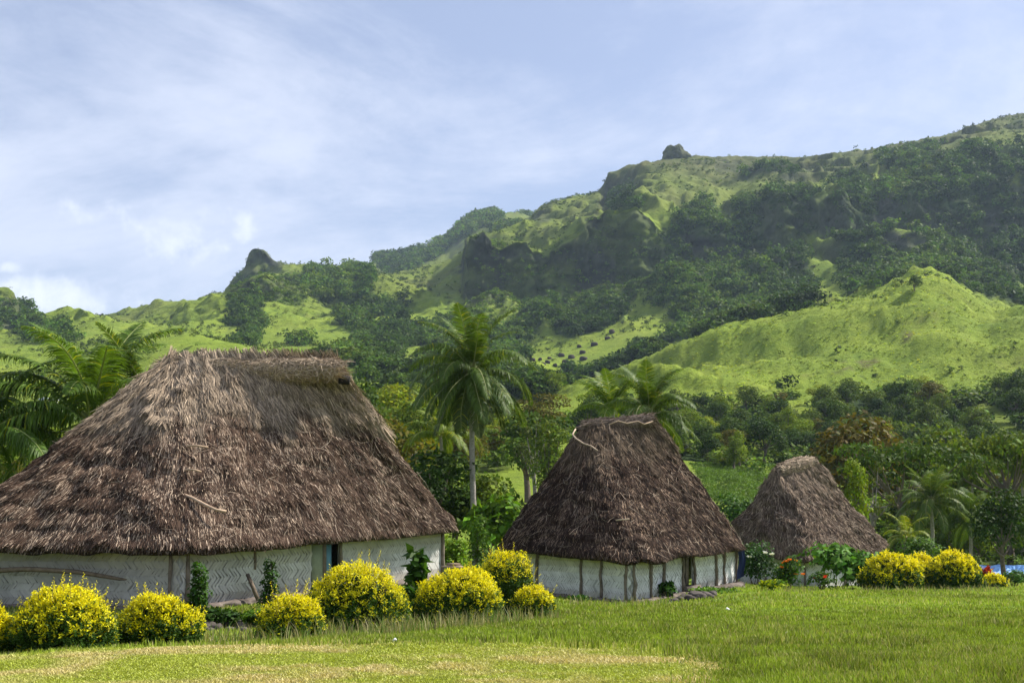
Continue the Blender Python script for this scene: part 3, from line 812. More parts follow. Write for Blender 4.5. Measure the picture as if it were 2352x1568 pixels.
def closed_smooth(A, sig):
    n = len(A); r = int(3 * sig); k = np.exp(-0.5 * (np.arange(-r, r + 1) / sig) ** 2); k /= k.sum()
    return sum(kk * np.roll(A, -(i - r), axis=0) for i, kk in enumerate(k))

class Roof:
    def __init__(s, C, R, B, L, N1, N2, conc, rw, nt=200, nw=48, lump=0.09, seed=0, round_=9):
        q = nt // 4
        def seg(a, b): return np.linspace(a, b, q, endpoint=False)
        E = np.concatenate([seg(C, R), seg(R, B), seg(B, L), seg(L, C)])
        Rg = np.concatenate([seg(N1, N2), seg(N2, N2), seg(N2, N1), seg(N1, N1)])
        E = closed_smooth(E, round_); Rg = closed_smooth(Rg, 3)
        cen = (N1 + N2) / 2
        outw = E - Rg; outw[:, 2] = 0; outw = nrm(outw)
        Rg = Rg + outw * rw
        t = np.arange(nt)
        E[:, 2] += 0.05 * fbm(t / 9.0, t * 0 + seed, seed, 3)
        w = np.linspace(0, 1, nw) ** 0.95
        prof = w - conc * np.sin(np.pi * w) * (1 - 0.25 * w)
        G_ = E[None] * (1 - w[:, None, None]) + Rg[None] * w[:, None, None]
        G_[:, :, 2] = E[None, :, 2] + (Rg[None, :, 2] - E[None, :, 2]) * prof[:, None]
        s.nt, s.nw, s.w = nt, nw, w
        s.S = G_
        s.normals()
        per = np.hypot(*(np.roll(E, -1, 0) - E)[:, :2].T).cumsum()
        s.per = per
        arc = per[None, :] + 0 * w[:, None]; hh = w[:, None] * np.linalg.norm(E - Rg, axis=1)[None]
        s.arc, s.hh = arc, hh
        d = lump * fbm(arc / 0.8, hh / 0.7, seed + 1, 4) + lump * 0.9 * fbm(arc / 2.2, hh / 1.4, seed + 2, 3)
        fr = hh / 0.62 + 0.6 * fbm(arc / 1.5, hh * 0, seed + 5, 2); fr = fr - np.floor(fr)
        d += 0.05 * (0.5 - fr) * (hh > 0.2) * (w[:, None] < 0.9)
        s.S = s.S + s.Nn * d[:, :, None]
        s.normals()
    def normals(s):
        dt = np.roll(s.S, -1, 1) - np.roll(s.S, 1, 1); dw = np.gradient(s.S, axis=0)
        s.Nn = nrm(np.cross(dt, dw)); s.D = nrm(dw)
        c = s.S.mean((0, 1)); flip = ((s.Nn * (s.S - c)).sum(-1).mean() < 0)
        if flip: s.Nn = -s.Nn
        s.area = np.linalg.norm(np.cross(dt / 2, dw), axis=-1)
    def add_body(s, mb, col_fn, thick=0.26, inset=0.85):
        nt, nw = s.nt, s.nw
        E = s.S[0]
        inn = s.S[4] - E; inn[:, 2] = 0; inn = nrm(inn)
        r1 = E + inn * 0.04 + np.array([0, 0, -thick * 0.6]); r2 = E + inn * 0.16 + np.array([0, 0, -thick]); r3 = E + inn * inset + np.array([0, 0, -thick + 0.10])
        A = np.concatenate([r3[None], r2[None], r1[None], s.S])
        n = len(A); V = A.reshape(-1, 3)
        i = np.arange(n - 1)[:, None] * nt; j = np.arange(nt)[None]; j2 = (j + 1) % nt
        Fq = np.stack([i + j, i + j2, i + nt + j2, i + nt + j], -1).reshape(-1, 4)
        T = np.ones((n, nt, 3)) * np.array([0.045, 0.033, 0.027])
        T[3:] = col_fn(s.arc, s.w[:, None] + 0 * s.arc, 0) * 0.5
        mb.add(V, Fq, T.reshape(-1, 3), 0)
    def sample(s, n, wfun=None):
        view = np.array([0, 0, EYE]) - s.S; f = (s.Nn * nrm(view)).sum(-1)
        wt = s.area * np.where(f > -0.12, 1, 0.10)
        if wfun is not None: wt = wt * wfun(s.arc, s.w[:, None] + 0 * s.arc)
        p = wt.ravel() / wt.sum()
        k = rng.choice(len(p), n, p=p)
        i, j = k // s.nt, k % s.nt
        fi, fj = rng.random(n), rng.random(n)
        i2 = np.minimum(i + 1, s.nw - 1); j2 = (j + 1) % s.nt
        def lp(A):
            A = A if A.ndim == 3 else A[:, :, None]
            r = (A[i, j] * (1 - fj)[:, None] + A[i, j2] * fj[:, None]) * (1 - fi)[:, None] + (A[i2, j] * (1 - fj)[:, None] + A[i2, j2] * fj[:, None]) * fi[:, None]
            return r
        arc = s.arc[i, j] + fj * 0.15
        w = s.w[i] * (1 - fi) + s.w[i2] * fi
        return lp(s.S), nrm(lp(s.Nn)), nrm(lp(s.D)), arc, w

def strands(mb, p, n, up, length, width, tint, jit=0.2, lift=0.05, root=0.01, curl=0.0):
    """straws lying on a surface, tips downhill, slightly raised"""
    k = len(p)
    side = np.cross(n, up)
    ang = jit * rng.normal(size=k)
    d = nrm(-up * np.cos(ang)[:, None] + side * np.sin(ang)[:, None])
    sd_ = nrm(np.cross(n, d))
    L_ = np.broadcast_to(length, (k,))[:, None]; W = np.broadcast_to(width, (k,))[:, None]
    lf = np.broadcast_to(lift, (k,))[:, None]
    a = p - d * L_ * 0.45 - n * root; b = p + d * L_ * 0.1 + n * lf * 0.5 + sd_ * (curl * rng.normal(size=k))[:, None]; c = p + d * L_ * 0.55 + n * lf + np.array([0, 0, -0.02])
    tw = nrm(sd_ + n * (0.5 * rng.normal(size=k))[:, None])
    V = np.stack([a - tw * W * .4, a + tw * W * .4, b + tw * W * .5, b - tw * W * .5, c + tw * W * .18, c - tw * W * .18], 1).reshape(-1, 3)
    base = np.arange(k)[:, None] * 6
    Fq = np.concatenate([base + np.array([[0, 1, 2, 3]]), base + np.array([[3, 2, 4, 5]])])
    mb.add(V, Fq, np.repeat(tint, 6, 0), 0)

def thatch_roof(parent, roof, pal, n_str, seed, upper=0.62, upper_amt=1.0, s_w=0.03, s_l=0.42, stray=0.01, cap=None):
    """pal: (dark, mid, tip, upper) colours"""
    dark, mid, tip, upc = [np.array(c) for c in pal]
    def upmask(arc, w):
        e = upper + 0.17 * fbm(arc / 1.3, arc * 0 + 3, seed + 11, 4) + 0.10 * (vnoise(arc / 0.16, arc * 0, seed + 12) - 0.5)
        return sstep(-0.10, 0.10, w - e) * upper_amt
    def col(arc, w, k):
        m = vnoise(arc / 0.9, w * 7, seed + 3)[..., None]
        m2 = vnoise(arc / 0.25, w * 16, seed + 4)[..., None]
        m = 0.30 + 0.5 * m
        c = dark * (1 - m) + mid * m
        c = c * (0.75 + 0.5 * m2)
        u = upmask(arc, w)[..., None]
        return c * (1 - u) + upc * (0.8 + 0.4 * m2) * u
    mb = MB()
    roof.add_body(mb, col)
    # coat of straws
    p, n, up, arc, w = roof.sample(n_str)
    um = upmask(arc, w)
    c = col(arc, w, 1) * (0.30 + 1.15 * rng.random((len(p), 1)) ** 1.3)
    istip = rng.random(len(p)) < 0.07 + 0.16 * sstep(0.46, 0.72, vnoise(arc / 0.6, w * 9, seed + 6))
    c = np.where((istip & (um < 0.5))[:, None], tip * (0.55 + 0.8 * rng.random((len(p), 1))), c)
    lf = 0.015 + 0.10 * vnoise(arc / 0.35, w * 14, seed + 8) ** 2
    Ln = s_l * (0.5 + 0.9 * rng.random(len(p))) * (1 + 1.3 * um)
    W = s_w * (0.55 + 0.8 * rng.random(len(p))) * (1 + 0.25 * um)
    strands(mb, p, n, up, Ln, W, c, 0.15, lf, 0.01, 0.012)
    # fringe along the eave
    k = n_str // 9
    p, n, up, arc, w = roof.sample(k, lambda a, w: (w < 0.035) * 1.0)
    c = col(arc, w, 1) * (0.4 + 0.9 * rng.random((k, 1)))
    istip = rng.random(k) < 0.3
    c = np.where(istip[:, None], tip * (0.5 + 0.6 * rng.random((k, 1))), c)
    up2 = nrm(up + np.array([0, 0, 0.8]))
    strands(mb, p - n * 0.12 * rng.random((k, 1)), n, up2, 0.34 * (0.6 + 0.7 * rng.random(k)), s_w, c, 0.25, 0.02, 0.02)
    # loose pale straws lying across
    k = int(n_str * stray)
    p, n, up, arc, w = roof.sample(k)
    strands(mb, p + n * 0.05, n, up, 0.25 + 0.4 * rng.random(k), s_w * 0.45, np.tile(np.array([0.42, 0.34, 0.26]), (k, 1)) * (0.5 + 0.8 * rng.random((k, 1))), 0.75, 0.08, -0.02, 0.06)
    ro = mb.obj('roof', [m_thatch], parent, True)
    return ro

def ridge_cap(parent, A, B, rad, col, n, sw, dip=0.08, over=0.1, seed=0, rag=0.5):
    mb = MB()
    A = np.asarray(A); B = np.asarray(B); ax = nrm(B - A)
    m = 26; t = np.linspace(0, 1, m)
    pts = A[None] * (1 - t[:, None]) + B[None] * t[:, None]
    pts[:, 2] += -dip * np.sin(np.pi * t) + 0.07 * fbm(t * 6, t * 0, seed, 3)
    rr = rad * (0.80 + 0.22 * np.sin(np.pi * np.clip(t, 0.0, 1.0)) ** 0.4 + 0.2 * fbm(t * 5, t * 0 + 4, seed + 1, 3))
    rr[0] *= 0.6; rr[-1] *= 0.6
    V, Fq, Ft = tube(pts, rr, 16)
    mb.add(V, Fq, np.array(col) * 0.5, 0); mb.F.append(Ft); mb.M.append(np.zeros(len(Ft), int))
    k = n
    tt = rng.random(k); th = rng.random(k) * 2 * np.pi
    i = np.clip((tt * (m - 1)).astype(int), 0, m - 2)
    c0 = pts[i] + (pts[i + 1] - pts[i]) * (tt * (m - 1) - i)[:, None]
    sdv = nrm(np.cross(ax, [0, 0, 1])); upv = np.cross(sdv, ax)
    nn = np.cos(th)[:, None] * sdv + np.sin(th)[:, None] * upv
    p = c0 + nn * rr[i][:, None] * 1.0
    # straws run round the roll at its flanks, along it on the top
    along = (rng.random(k) < 0.62)[:, None]
    updir = np.where(along, np.sign(rng.normal(size=(k, 1))) * ax[None], np.sign(sdv @ nn.T)[:, None] * nrm(np.cross(nn, ax)))
    cc = np.array(col) * (0.5 + 0.9 * rng.random((k, 1)))
    strands(mb, p, nn, updir, np.where(along[:, 0], 0.35 + 0.55 * rng.random(k), 0.18 + 0.3 * rng.random(k)), sw, cc, 0.38, 0.03 + 0.05 * rng.random(k), 0.01, 0.05)
    return mb.obj('ridge_cap', [m_thatch], parent, True)

def on_wall(A, B, u, z=None):
    """point on segment A-B (plan) seen in pixel column u"""
    t = np.linspace(-0.1, 1.1, 2401)
    q = A[None] * (1 - t[:, None]) + B[None] * t[:, None]
    uu, vv = proj(q[:, 0], q[:, 1], q[:, 2])
    i = np.argmin(np.abs(uu - u)); return t[i]

def wall_panel(parent, Ab, Bb, At, Bt, spans, rh=0.2, sw=0.078, ragged=0.03, stain=True, seed=0, bright=1.0):
    """woven bamboo wall between base points Ab, Bb and tops At, Bt; spans: list of (t0, t1) kept"""
    mb = MB()
    ax = Bb - Ab; ax[2] = 0; Ln = np.linalg.norm(ax); ax = ax / Ln
    nout = np.array([ax[1], -ax[0], 0])
    if nout @ (np.array([0, 0, 0]) - Ab) < 0: nout = -nout
    def pt(a, h):
        t = a / Ln
        b = Ab[None] * (1 - t[:, None]) + Bb[None] * t[:, None]; tp = At[None] * (1 - t[:, None]) + Bt[None] * t[:, None]
        q = b.copy(); q[:, 2] = b[:, 2] + (tp[:, 2] - b[:, 2]) * h
        return q
    for (t0, t1) in spans:
        a0, a1 = t0 * Ln, t1 * Ln
        q = pt(np.array([a0, a1, a1, a0]), np.array([0.02, 0.02, 1, 1])) - nout * 0.022
        mb.add(q, np.array([[0, 1, 2, 3]]), (0.62, 0.61, 0.58), 0)
        H = abs(At[2] - Ab[2]); nrow = max(3, int(round(H / rh))); ang = R_(47)
        for r in range(nrow):
            n = int((a1 - a0) / (sw / math.sin(ang))) + 2
            a = a0 + (np.arange(n) + 0.5 + 0.12 * rng.normal(size=n)) * (sw / math.sin(ang))
            hc = (r + 0.5) / nrow
            sgn = 1 if r % 2 == 0 else -1
            ll = (H / nrow) / math.sin(ang) * 0.5 * 1.06
            ln0 = np.full(n, ll); ln1 = np.full(n, ll)
            if r == 0: ln0 = ll + ragged * rng.normal(size=n)
            dx = math.cos(ang) * sgn; dz = math.sin(ang)
            px_, pz_ = -dz, dx           # perpendicular in plane
            hw = sw * 0.5 * 0.99
            def corner(e, f, lift):
                aa = a + dx * e + px_ * f; hz = hc * H + dz * e + pz_ * f
                aa = np.clip(aa, a0, a1)
                return pt(aa, np.clip(hz / H, -0.08, 1.0)) + nout * lift[:, None]
            l0 = 0.002 + 0.003 * rng.random(n); l1 = 0.010 + 0.005 * rng.random(n); l2 = 0.004 * rng.random(n)
            V = np.stack([corner(-ln0, -hw, l0), corner(ln1, -hw, l0 + l2), corner(ln1, hw, l1 + l2), corner(-ln0, hw, l1)], 1).reshape(-1, 3)
            tn = 0.88 + 0.12 * rng.random(n)
            tn = np.where(rng.random(n) < 0.012, 0.6, tn)
            pat = 0.75 + 0.35 * vnoise(a / 0.6, np.full(n, r * 0.7), seed)
            tn = tn * np.clip(pat, 0.7, 1.04)
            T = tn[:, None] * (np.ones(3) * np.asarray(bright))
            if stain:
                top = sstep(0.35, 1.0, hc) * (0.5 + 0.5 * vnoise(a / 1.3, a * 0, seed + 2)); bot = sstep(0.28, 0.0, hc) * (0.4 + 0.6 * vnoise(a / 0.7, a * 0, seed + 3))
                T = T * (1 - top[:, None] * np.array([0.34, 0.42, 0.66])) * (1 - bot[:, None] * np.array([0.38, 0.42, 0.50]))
            keep = (a > a0) & (a < a1)
            dk = keep & (rng.random(n) < 0.5) & (a > a0 + 0.1) & (a < a1 - 0.1)
            if dk.any():      # open slits between the strips
                l3 = l1 + l2 + 0.004; e0 = -ln0 * (0.9 - 0.5 * rng.random(n)); e1 = ln1 * (0.1 + 0.7 * rng.random(n))
                wd = sw * (0.05 + 0.07 * rng.random(n))
                Vd = np.stack([corner(e0, hw - wd, l3), corner(e1, hw - wd * .3, l3), corner(e1, hw + wd * .3, l3), corner(e0, hw + wd, l3)], 1).reshape(-1, 3)
                fd = np.arange(n * 4).reshape(-1, 4)[dk]
                mb.add(Vd, fd, (0.17, 0.15, 0.13), 0)
            f = np.arange(n * 4).reshape(-1, 4)[keep]
            mb.add(V, f, np.repeat(T, 4, 0), 0)
    return mb.obj('wall', [m_weave], parent)

def post(parent, b, t, r, mat, out=0.04, name='post', wob=0.02):
    b = np.asarray(b, float); t = np.asarray(t, float)
    k = np.linspace(0, 1, 7)[:, None]
    pts = b * (1 - k) + t * k
    pts[1:-1] += wob * rng.normal(size=(5, 3)) * np.array([1, 1, 0])
    mb = MB(); add_tube(mb, pts, r * (1 + 0.15 * rng.normal(size=7)), 7, (1, 1, 1))
    return mb.obj(name, [mat], parent, True)

def house(origin, label, corners_w, corners_e, N1, N2, pal, n_str, seed, conc, rw, sw, sl, upper, upper_amt, capcol, cap_r, cap_n, front, bright=1.0, lump=0.09, rnd=9, capend=(0.15, 0.15)):
    """everything is modelled in world units and parented to an Empty on the floor of the house"""
    root = thing('thatched_house', origin, label, 'house')
    return root

def footing(parent, path, wide, deep, seed):
    """rubble course round the foot of the walls: one lumpy continuous surface"""
    path = [np.asarray(q, float) for q in path]; pts = []; nrmls = []
    for a, b in zip(path[:-1], path[1:]):
        n = int(np.linalg.norm(b - a) / 0.045); t = np.linspace(0, 1, n, endpoint=False)[:, None]
        ax = nrm((b - a) * np.array([1, 1, 0])); o = np.array([ax[1], -ax[0], 0]); o = o if o @ (-a) > 0 else -o
        pts.append(a * (1 - t) + b * t); nrmls.append(np.tile(o, (n, 1)))
    pts = np.concatenate(pts); O = nrm(closed_smooth(np.concatenate(nrmls), 4)); O[:12] = O[12]; O[-12:] = O[-13]
    s_ = np.arange(len(pts)) * 0.045; m = 14
    prof = [(-0.12, 0.02), (0.0, 0.03), (0.35, 0.02), (0.6, -0.02), (0.8, -0.12), (0.9, -0.25), (0.95, -0.38), (1.0, -0.5), (1.0, -0.62), (1.04, -0.75), (1.06, -0.9), (1.08, -1.1), (1.1, -1.4), (1.1, -1.8)]
    V = np.empty((m, len(pts), 3))
    for k, (o, d) in enumerate(prof):
        c1 = np.abs(vnoise(s_ / 0.27, np.full(len(s_), k * 0.34), seed) - 0.5) * 2
        lump = (1 - c1 ** 2) * 0.14 + 0.06 * fbm(s_ / 0.12, np.full(len(s_), k * 0.5), seed + 1, 2)
        f = 0 if k < 2 else 1
        V[k] = pts + O * (o * wide + (lump - 0.08) * f)[:, None] + np.array([0, 0, 1]) * (d * deep + 0.5 * (lump - 0.07) * f)[:, None]
    L_ = len(pts); i = np.arange(m - 1)[:, None] * L_; j = np.arange(L_ - 1)[None]
    Fq = np.stack([i + j, i + j + 1, i + L_ + j + 1, i + L_ + j], -1).reshape(-1, 4)
    T = 0.55 + 0.8 * vnoise(np.tile(s_, m) / 0.25, np.repeat(np.arange(m), L_) * 0.3, seed + 2)
    mb = MB(); mb.add(V.reshape(-1, 3), Fq, np.stack([T, T, T], -1)); return mb.obj('foundation', [m_stone], parent)

def finish(root):
    """turn world-space child meshes into children of root (root sits unrotated at its base)"""
    off = Vector(root.location)
    def walk(o):
        for c in list(o.children):
            if c.type == 'MESH':
                c.data.transform(Matrix.Translation(-off))
            walk(c)
    walk(root)

# ============ big house
W1 = dict(C=(P(410, 1394, 27), P(410, 1262, 27)), R=(P(1015, 1320, 35), P(1015, 1222, 35)), L=(P(-170, 1386, 29.5), P(-170, 1262, 29.5)))
def far_corner(W):
    b = W['R'][0] + W['L'][0] - W['C'][0]; t = W['R'][1] + W['L'][1] - W['C'][1]
    W['B'] = (b, t)
far_corner(W1)
pal1 = ((0.040, 0.025, 0.018), (0.145, 0.093, 0.064), (0.50, 0.385, 0.285), (0.42, 0.33, 0.24))
big = thing('thatched_house', tuple((W1['C'][0] + W1['B'][0]) / 2), 'largest thatched house with pale straw ridge and white woven walls behind the yellow bushes', 'house')
N1 = P(398, 832, 32.6); N2 = P(770, 842, 32.0)
rf = Roof(P(428, 1248, 26.1), P(1078, 1202, 35.4), W1['B'][1] + np.array([0.3, 1.0, 0.25]), P(-225, 1240, 29.0), N1, N2, 0.03, 0.30, nt=240, nw=56, seed=1, round_=5)
ro1 = thatch_roof(big, rf, pal1, 150000, 1, 0.68, 1.0, 0.0185, 0.40, 0.004)
ridge_cap(ro1, P(374, 840, 32.7), P(780, 850, 31.9), 0.27, (0.46, 0.36, 0.26), 5600, 0.022, 0.05, seed=3)
for (u, v, y, d) in ((338, 872, 32.7, 1), (803, 874, 31.9, -1)):
    a = P(u, v, y); b = P(u + d * (60 if d > 0 else 24), v - 3, y)
    pmb = MB(); add_tube(pmb, [a, a * .5 + b * .5, b], [0.125, 0.13, 0.13], 10); pmb.obj('ridge_pole', [m_black], ro1, True)
Cb, Ct = W1['C']; Rb, Rt = W1['R']; Lb, Lt = W1['L']; Bb, Bt = W1['B']
up_ = np.array([0, 0, 0.25])
tl = lambda u: on_wall(Cb, Rb, u)
d0, d1 = tl(715), tl(776)
wall_panel(big, Lb, Cb, Lt + up_, Ct + up_, [(0, 1)], 0.185, 0.075, seed=5, bright=(0.74, 0.71, 0.65))  # dimmer and yellower than the right wall: eave shade put into its colour
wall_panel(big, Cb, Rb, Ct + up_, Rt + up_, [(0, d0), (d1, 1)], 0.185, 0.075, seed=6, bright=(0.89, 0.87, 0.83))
wall_panel(big, Rb, Bb, Rt + up_, Bt + up_, [(0, 1)], 0.3, 0.12, seed=7)
wall_panel(big, Bb, Lb, Bt + up_, Lt + up_, [(0, 1)], 0.3, 0.12, seed=8)
def wpt(b0, b1, t0, t1, s, out=0.05, h=1.0):
    ax = b1 - b0; n = nrm(np.array([ax[1], -ax[0], 0]));
    if n @ (-b0) < 0: n = -n
    b = b0 * (1 - s) + b1 * s + n * out; t = t0 * (1 - s) + t1 * s + n * out
    return b * (1 - 0) + np.array([0, 0, 0]), b + (t - b) * h
for u, h0, r in ((393, 0, 0.042), (428, 0, 0.05), (583, 0.45, 0.032), (779, 0, 0.055), (1014, 0, 0.06)):
    if u < 400: s = on_wall(Lb, Cb, u); b, t = wpt(Lb, Cb, Lt + up_, Ct + up_, s)
    else: s = tl(u); b, t = wpt(Cb, Rb, Ct + up_, Rt + up_, s)
    post(big, b + (t - b) * h0, t, r, m_wood, wob=0.008)
# doorway: dark inside, a green-grey board, a blue board
def quadbox(parent, name, u0, u1, mat, out, thick, h=1.0, b0=Cb, b1=Rb, t0=Ct + up_, t1=Rt + up_, h0=0.0):
    s0, s1 = on_wall(b0, b1, u0), on_wall(b0, b1, u1)
    A, At_ = wpt(b0, b1, t0, t1, s0, out); B_, Bt_ = wpt(b0, b1, t0, t1, s1, out)
    n = nrm(np.array([(b1 - b0)[1], -(b1 - b0)[0], 0])); n = n if n @ (-b0) > 0 else -n
    A0 = A + (At_ - A) * h0; B0 = B_ + (Bt_ - B_) * h0; A1 = A + (At_ - A) * h; B1 = B_ + (Bt_ - B_) * h
    V = np.array([A0, B0, B1, A1, A0 - n * thick, B0 - n * thick, B1 - n * thick, A1 - n * thick])
    mb = MB(); mb.add(V, np.array([[0, 1, 2, 3], [5, 4, 7, 6], [4, 0, 3, 7], [1, 5, 6, 2], [3, 2, 6, 7], [4, 5, 1, 0]]), (1, 1, 1))
    return mb.obj(name, [mat], parent)
dr = quadbox(big, 'doorway', 714, 778, m_dark, -0.35, 0.05)
quadbox(dr, 'door_board', 716, 741, m_board, 0.0, 0.03)['label'] = 'green-grey board'
quadbox(dr, 'door', 751, 765, m_blue, -0.06, 0.04)['label'] = 'blue door board'
quadbox(dr, 'door_jamb', 741.5, 749, m_wood, 0.01, 0.06)
footing(big, [Lb, Cb, Rb], 0.30, 0.22, 61)
finish(big)

# ============ middle house
W2 = dict(C=(P(1450, 1380, 40), P(1450, 1290, 40)), R=(P(1692, 1336, 46), P(1692, 1258, 46)), L=(P(1165, 1352, 45), P(1165, 1272, 45)))
far_corner(W2)
Cb, Ct = W2['C']; Rb, Rt = W2['R']; Lb, Lt = W2['L']; Bb, Bt = W2['B']
mid = thing('thatched_house', tuple((Cb + Bb) / 2), 'dark brown thatched house with white posted walls, middle one of the three', 'house')
N1 = P(1358, 990, 45.6); N2 = P(1492, 974, 45.4)
rf = Roof(P(1475, 1280, 39.0), P(1738, 1247, 46.3), Bt + np.array([0.3, 0.9, 0.3]), P(1104, 1248, 45.0), N1, N2, 0.015, 0.42, nt=240, nw=56, seed=21, round_=9)
pal2 = ((0.024, 0.014, 0.010), (0.078, 0.047, 0.031), (0.34, 0.24, 0.165), (0.20, 0.148, 0.10))
ro2 = thatch_roof(mid, rf, pal2, 110000, 21, 0.74, 0.85, 0.023, 0.42, 0.004)
ridge_cap(ro2, P(1346, 982, 45.6), P(1490, 967, 45.4), 0.24, (0.25, 0.195, 0.155), 3000, 0.03, 0.0, seed=23)
a = P(1324, 983, 45.7); b = P(1372, 982, 45.6)
pmb = MB(); add_tube(pmb, [a, a * .5 + b * .5, b], [0.15, 0.155, 0.15], 10); pmb.obj('ridge_pole', [m_black], ro2, True)
up2 = np.array([0, 0, 0.3])
wall_panel(mid, Lb, Cb, Lt + up2, Ct + up2, [(0, 1)], 0.21, 0.085, 0.06, seed=25, bright=1.2)
e0, e1 = on_wall(Cb, Rb, 1569), on_wall(Cb, Rb, 1590)
wall_panel(mid, Cb, Rb, Ct + up2, Rt + up2, [(0, e0), (e1, 1)], 0.21, 0.085, 0.09, seed=26, bright=1.25)
wall_panel(mid, Rb, Bb, Rt + up2, Bt + up2, [(0, 1)], 0.3, 0.12, seed=27)
wall_panel(mid, Bb, Lb, Bt + up2, Lt + up2, [(0, 1)], 0.3, 0.12, seed=28)
for u in (1235, 1337, 1383, 1441):
    s = on_wall(Lb, Cb, u); b, t = wpt(Lb, Cb, Lt + up2, Ct + up2, s); post(mid, b, t, 0.055, m_wood)
for u in (1455, 1493, 1523, 1567, 1591, 1643, 1662, 1690):
    s = on_wall(Cb, Rb, u); b, t = wpt(Cb, Rb, Ct + up2, Rt + up2, s); post(mid, b, t, 0.055, m_wood)
dw = quadbox(mid, 'doorway', 1568, 1591, m_dark, -0.3, 0.05, 1.0, Cb, Rb, Ct + up2, Rt + up2)
quadbox(dw, 'door', 1581, 1588, m_wood, -0.1, 0.04, 1.0, Cb, Rb, Ct + up2, Rt + up2)
quadbox(mid, 'door_step', 1566, 1592, m_stone, 0.35, 0.45, 0.12, Cb, Rb, Ct + up2, Rt + up2, -0.12)
footing(mid, [Lb, Cb, Rb], 0.42, 0.34, 62)
finish(mid)

# ============ small far house
W3 = dict(C=(P(1895, 1347, 59.5), P(1895, 1296, 59.5)), R=(P(2022, 1338, 66), P(2022, 1262, 66)), L=(P(1700, 1342, 64), P(1700, 1268, 64)))
far_corner(W3)
Cb, Ct = W3['C']; Rb, Rt = W3['R']; Lb, Lt = W3['L']; Bb, Bt = W3['B']
far_h = thing('thatched_house', tuple((Cb + Bb) / 2), 'smallest and farthest thatched house with a pointed grey straw roof', 'house')
N1 = P(1786, 1092, 63.6); N2 = P(1868, 1068, 64.4)
rf = Roof(P(1893, 1290, 58.5), P(2062, 1245, 66), Bt + np.array([0.3, 0.9, 0.3]), P(1615, 1246, 64), N1, N2, 0.03, 0.45, nt=200, nw=44, lump=0.16, seed=41, round_=10)
pal3 = ((0.088, 0.060, 0.043), (0.205, 0.146, 0.104), (0.40, 0.305, 0.22), (0.35, 0.268, 0.195))
ro3 = thatch_roof(far_h, rf, pal3, 56000, 41, 0.80, 0.7, 0.036, 0.42, 0.012)
ridge_cap(ro3, P(1788, 1083, 63.4), P(1862, 1064, 64.6), 0.38, (0.42, 0.33, 0.24), 1800, 0.04, -0.08, seed=43)
up3 = np.array([0, 0, 0.3])
for k, (a, b, c, d) in enumerate(((Lb, Cb, Lt, Ct), (Cb, Rb, Ct, Rt), (Rb, Bb, Rt, Bt), (Bb, Lb, Bt, Lt))):
    wall_panel(far_h, a, b, c + up3, d + up3, [(0, 1)], 0.25, 0.11, seed=45 + k, bright=1.05)
for u in (1940, 1990, 2018):
    s = on_wall(Cb, Rb, u); b, t = wpt(Cb, Rb, Ct + up3, Rt + up3, s); post(far_h, b, t, 0.06, m_wood)
for u in (1760, 1850):
    s = on_wall(Lb, Cb, u); b, t = wpt(Lb, Cb, Lt + up3, Ct + up3, s); post(far_h, b, t, 0.06, m_wood)
finish(far_h)

# ------------------------------------------------------------------ small things around the houses
def simple(name, mb, mats, label, cat, base, group=None, smooth=True):
    o = mb.obj(name, mats, None, smooth)
    base = Vector(tuple(base)); o.data.transform(Matrix.Translation(-base)); o.location = base
    return tag(o, label, cat, group)
Cb, Ct = W1['C']; Lb, Lt = W1['L']
mb = MB()
pts = [P(u, v, y) for u, v, y in ((-60, 1311, 28.4), (0, 1309, 28.2), (60, 1306, 27.9), (120, 1309, 27.7), (180, 1313, 27.5), (230, 1321, 27.3), (275, 1329, 27.1), (290, 1330, 27.05))]
add_tube(mb, pts, [.062, .062, .06, .058, .055, .05, .04, .02], 8, (0.9, 0.85, 0.75))
simple('wooden_pole', mb, [m_wood], 'long bent brown branch fixed sideways along the wall of the largest house', 'pole', pts[0])
mb = MB()
pts = [P(568, 1318, 28.4), P(580, 1345, 28.3), P(593, 1378, 28.25)]
add_tube(mb, pts, [.045, .05, .05], 7, (0.8, 0.75, 0.7))
simple('wooden_stake', mb, [m_wood], 'short dark stake leaning on the white wall beside the shrub', 'stake', pts[2])
# bent stick lying on the big roof
def on_roof_stick(name, pts, rad, label, tint, mats=[m_wood]):
    mb = MB(); add_tube(mb, pts, rad, 6, tint); simple(name, mb, mats, label, 'stick', pts[0])
m_straw = solid_mat('pale_stick', (0.42, 0.33, 0.25), 0.8, 0.2, 4, 0.4)
on_roof_stick('stick', [P(u, v, y) for u, v, y in ((383, 1130, 28.25), (410, 1131, 28.1), (440, 1142, 27.8), (470, 1158, 27.5), (495, 1170, 27.3), (520, 1174, 27.35))], 0.035, 'bent pale stick lying low on the thatch of the largest house', (1.2, 1.1, 1.0), [m_straw])
on_roof_stick('stick', [P(430, 1024, 29.25), P(452, 1023, 29.15), P(478, 1027, 29.2)], 0.03, 'short pale stick high on the thatch of the largest house, above the bent one', (1, .9, .8), [m_straw])
on_roof_stick('stick', [P(428, 1079, 28.6), P(445, 1078, 28.5), P(462, 1083, 28.5)], 0.028, 'short pale stick on the big roof between the bent stick and the upper one', (1, .9, .8), [m_straw])
on_roof_stick('rope', [P(u, v, y) for u, v, y in ((1322, 985, 45.2), (1315, 997, 44.9), (1322, 1006, 44.6), (1340, 1018, 44.2), (1358, 1024, 43.9), (1372, 1034, 43.6))], 0.03, 'pale rope hanging from the ridge pole of the middle house', (1.2, 1.15, 1.1), [m_straw])
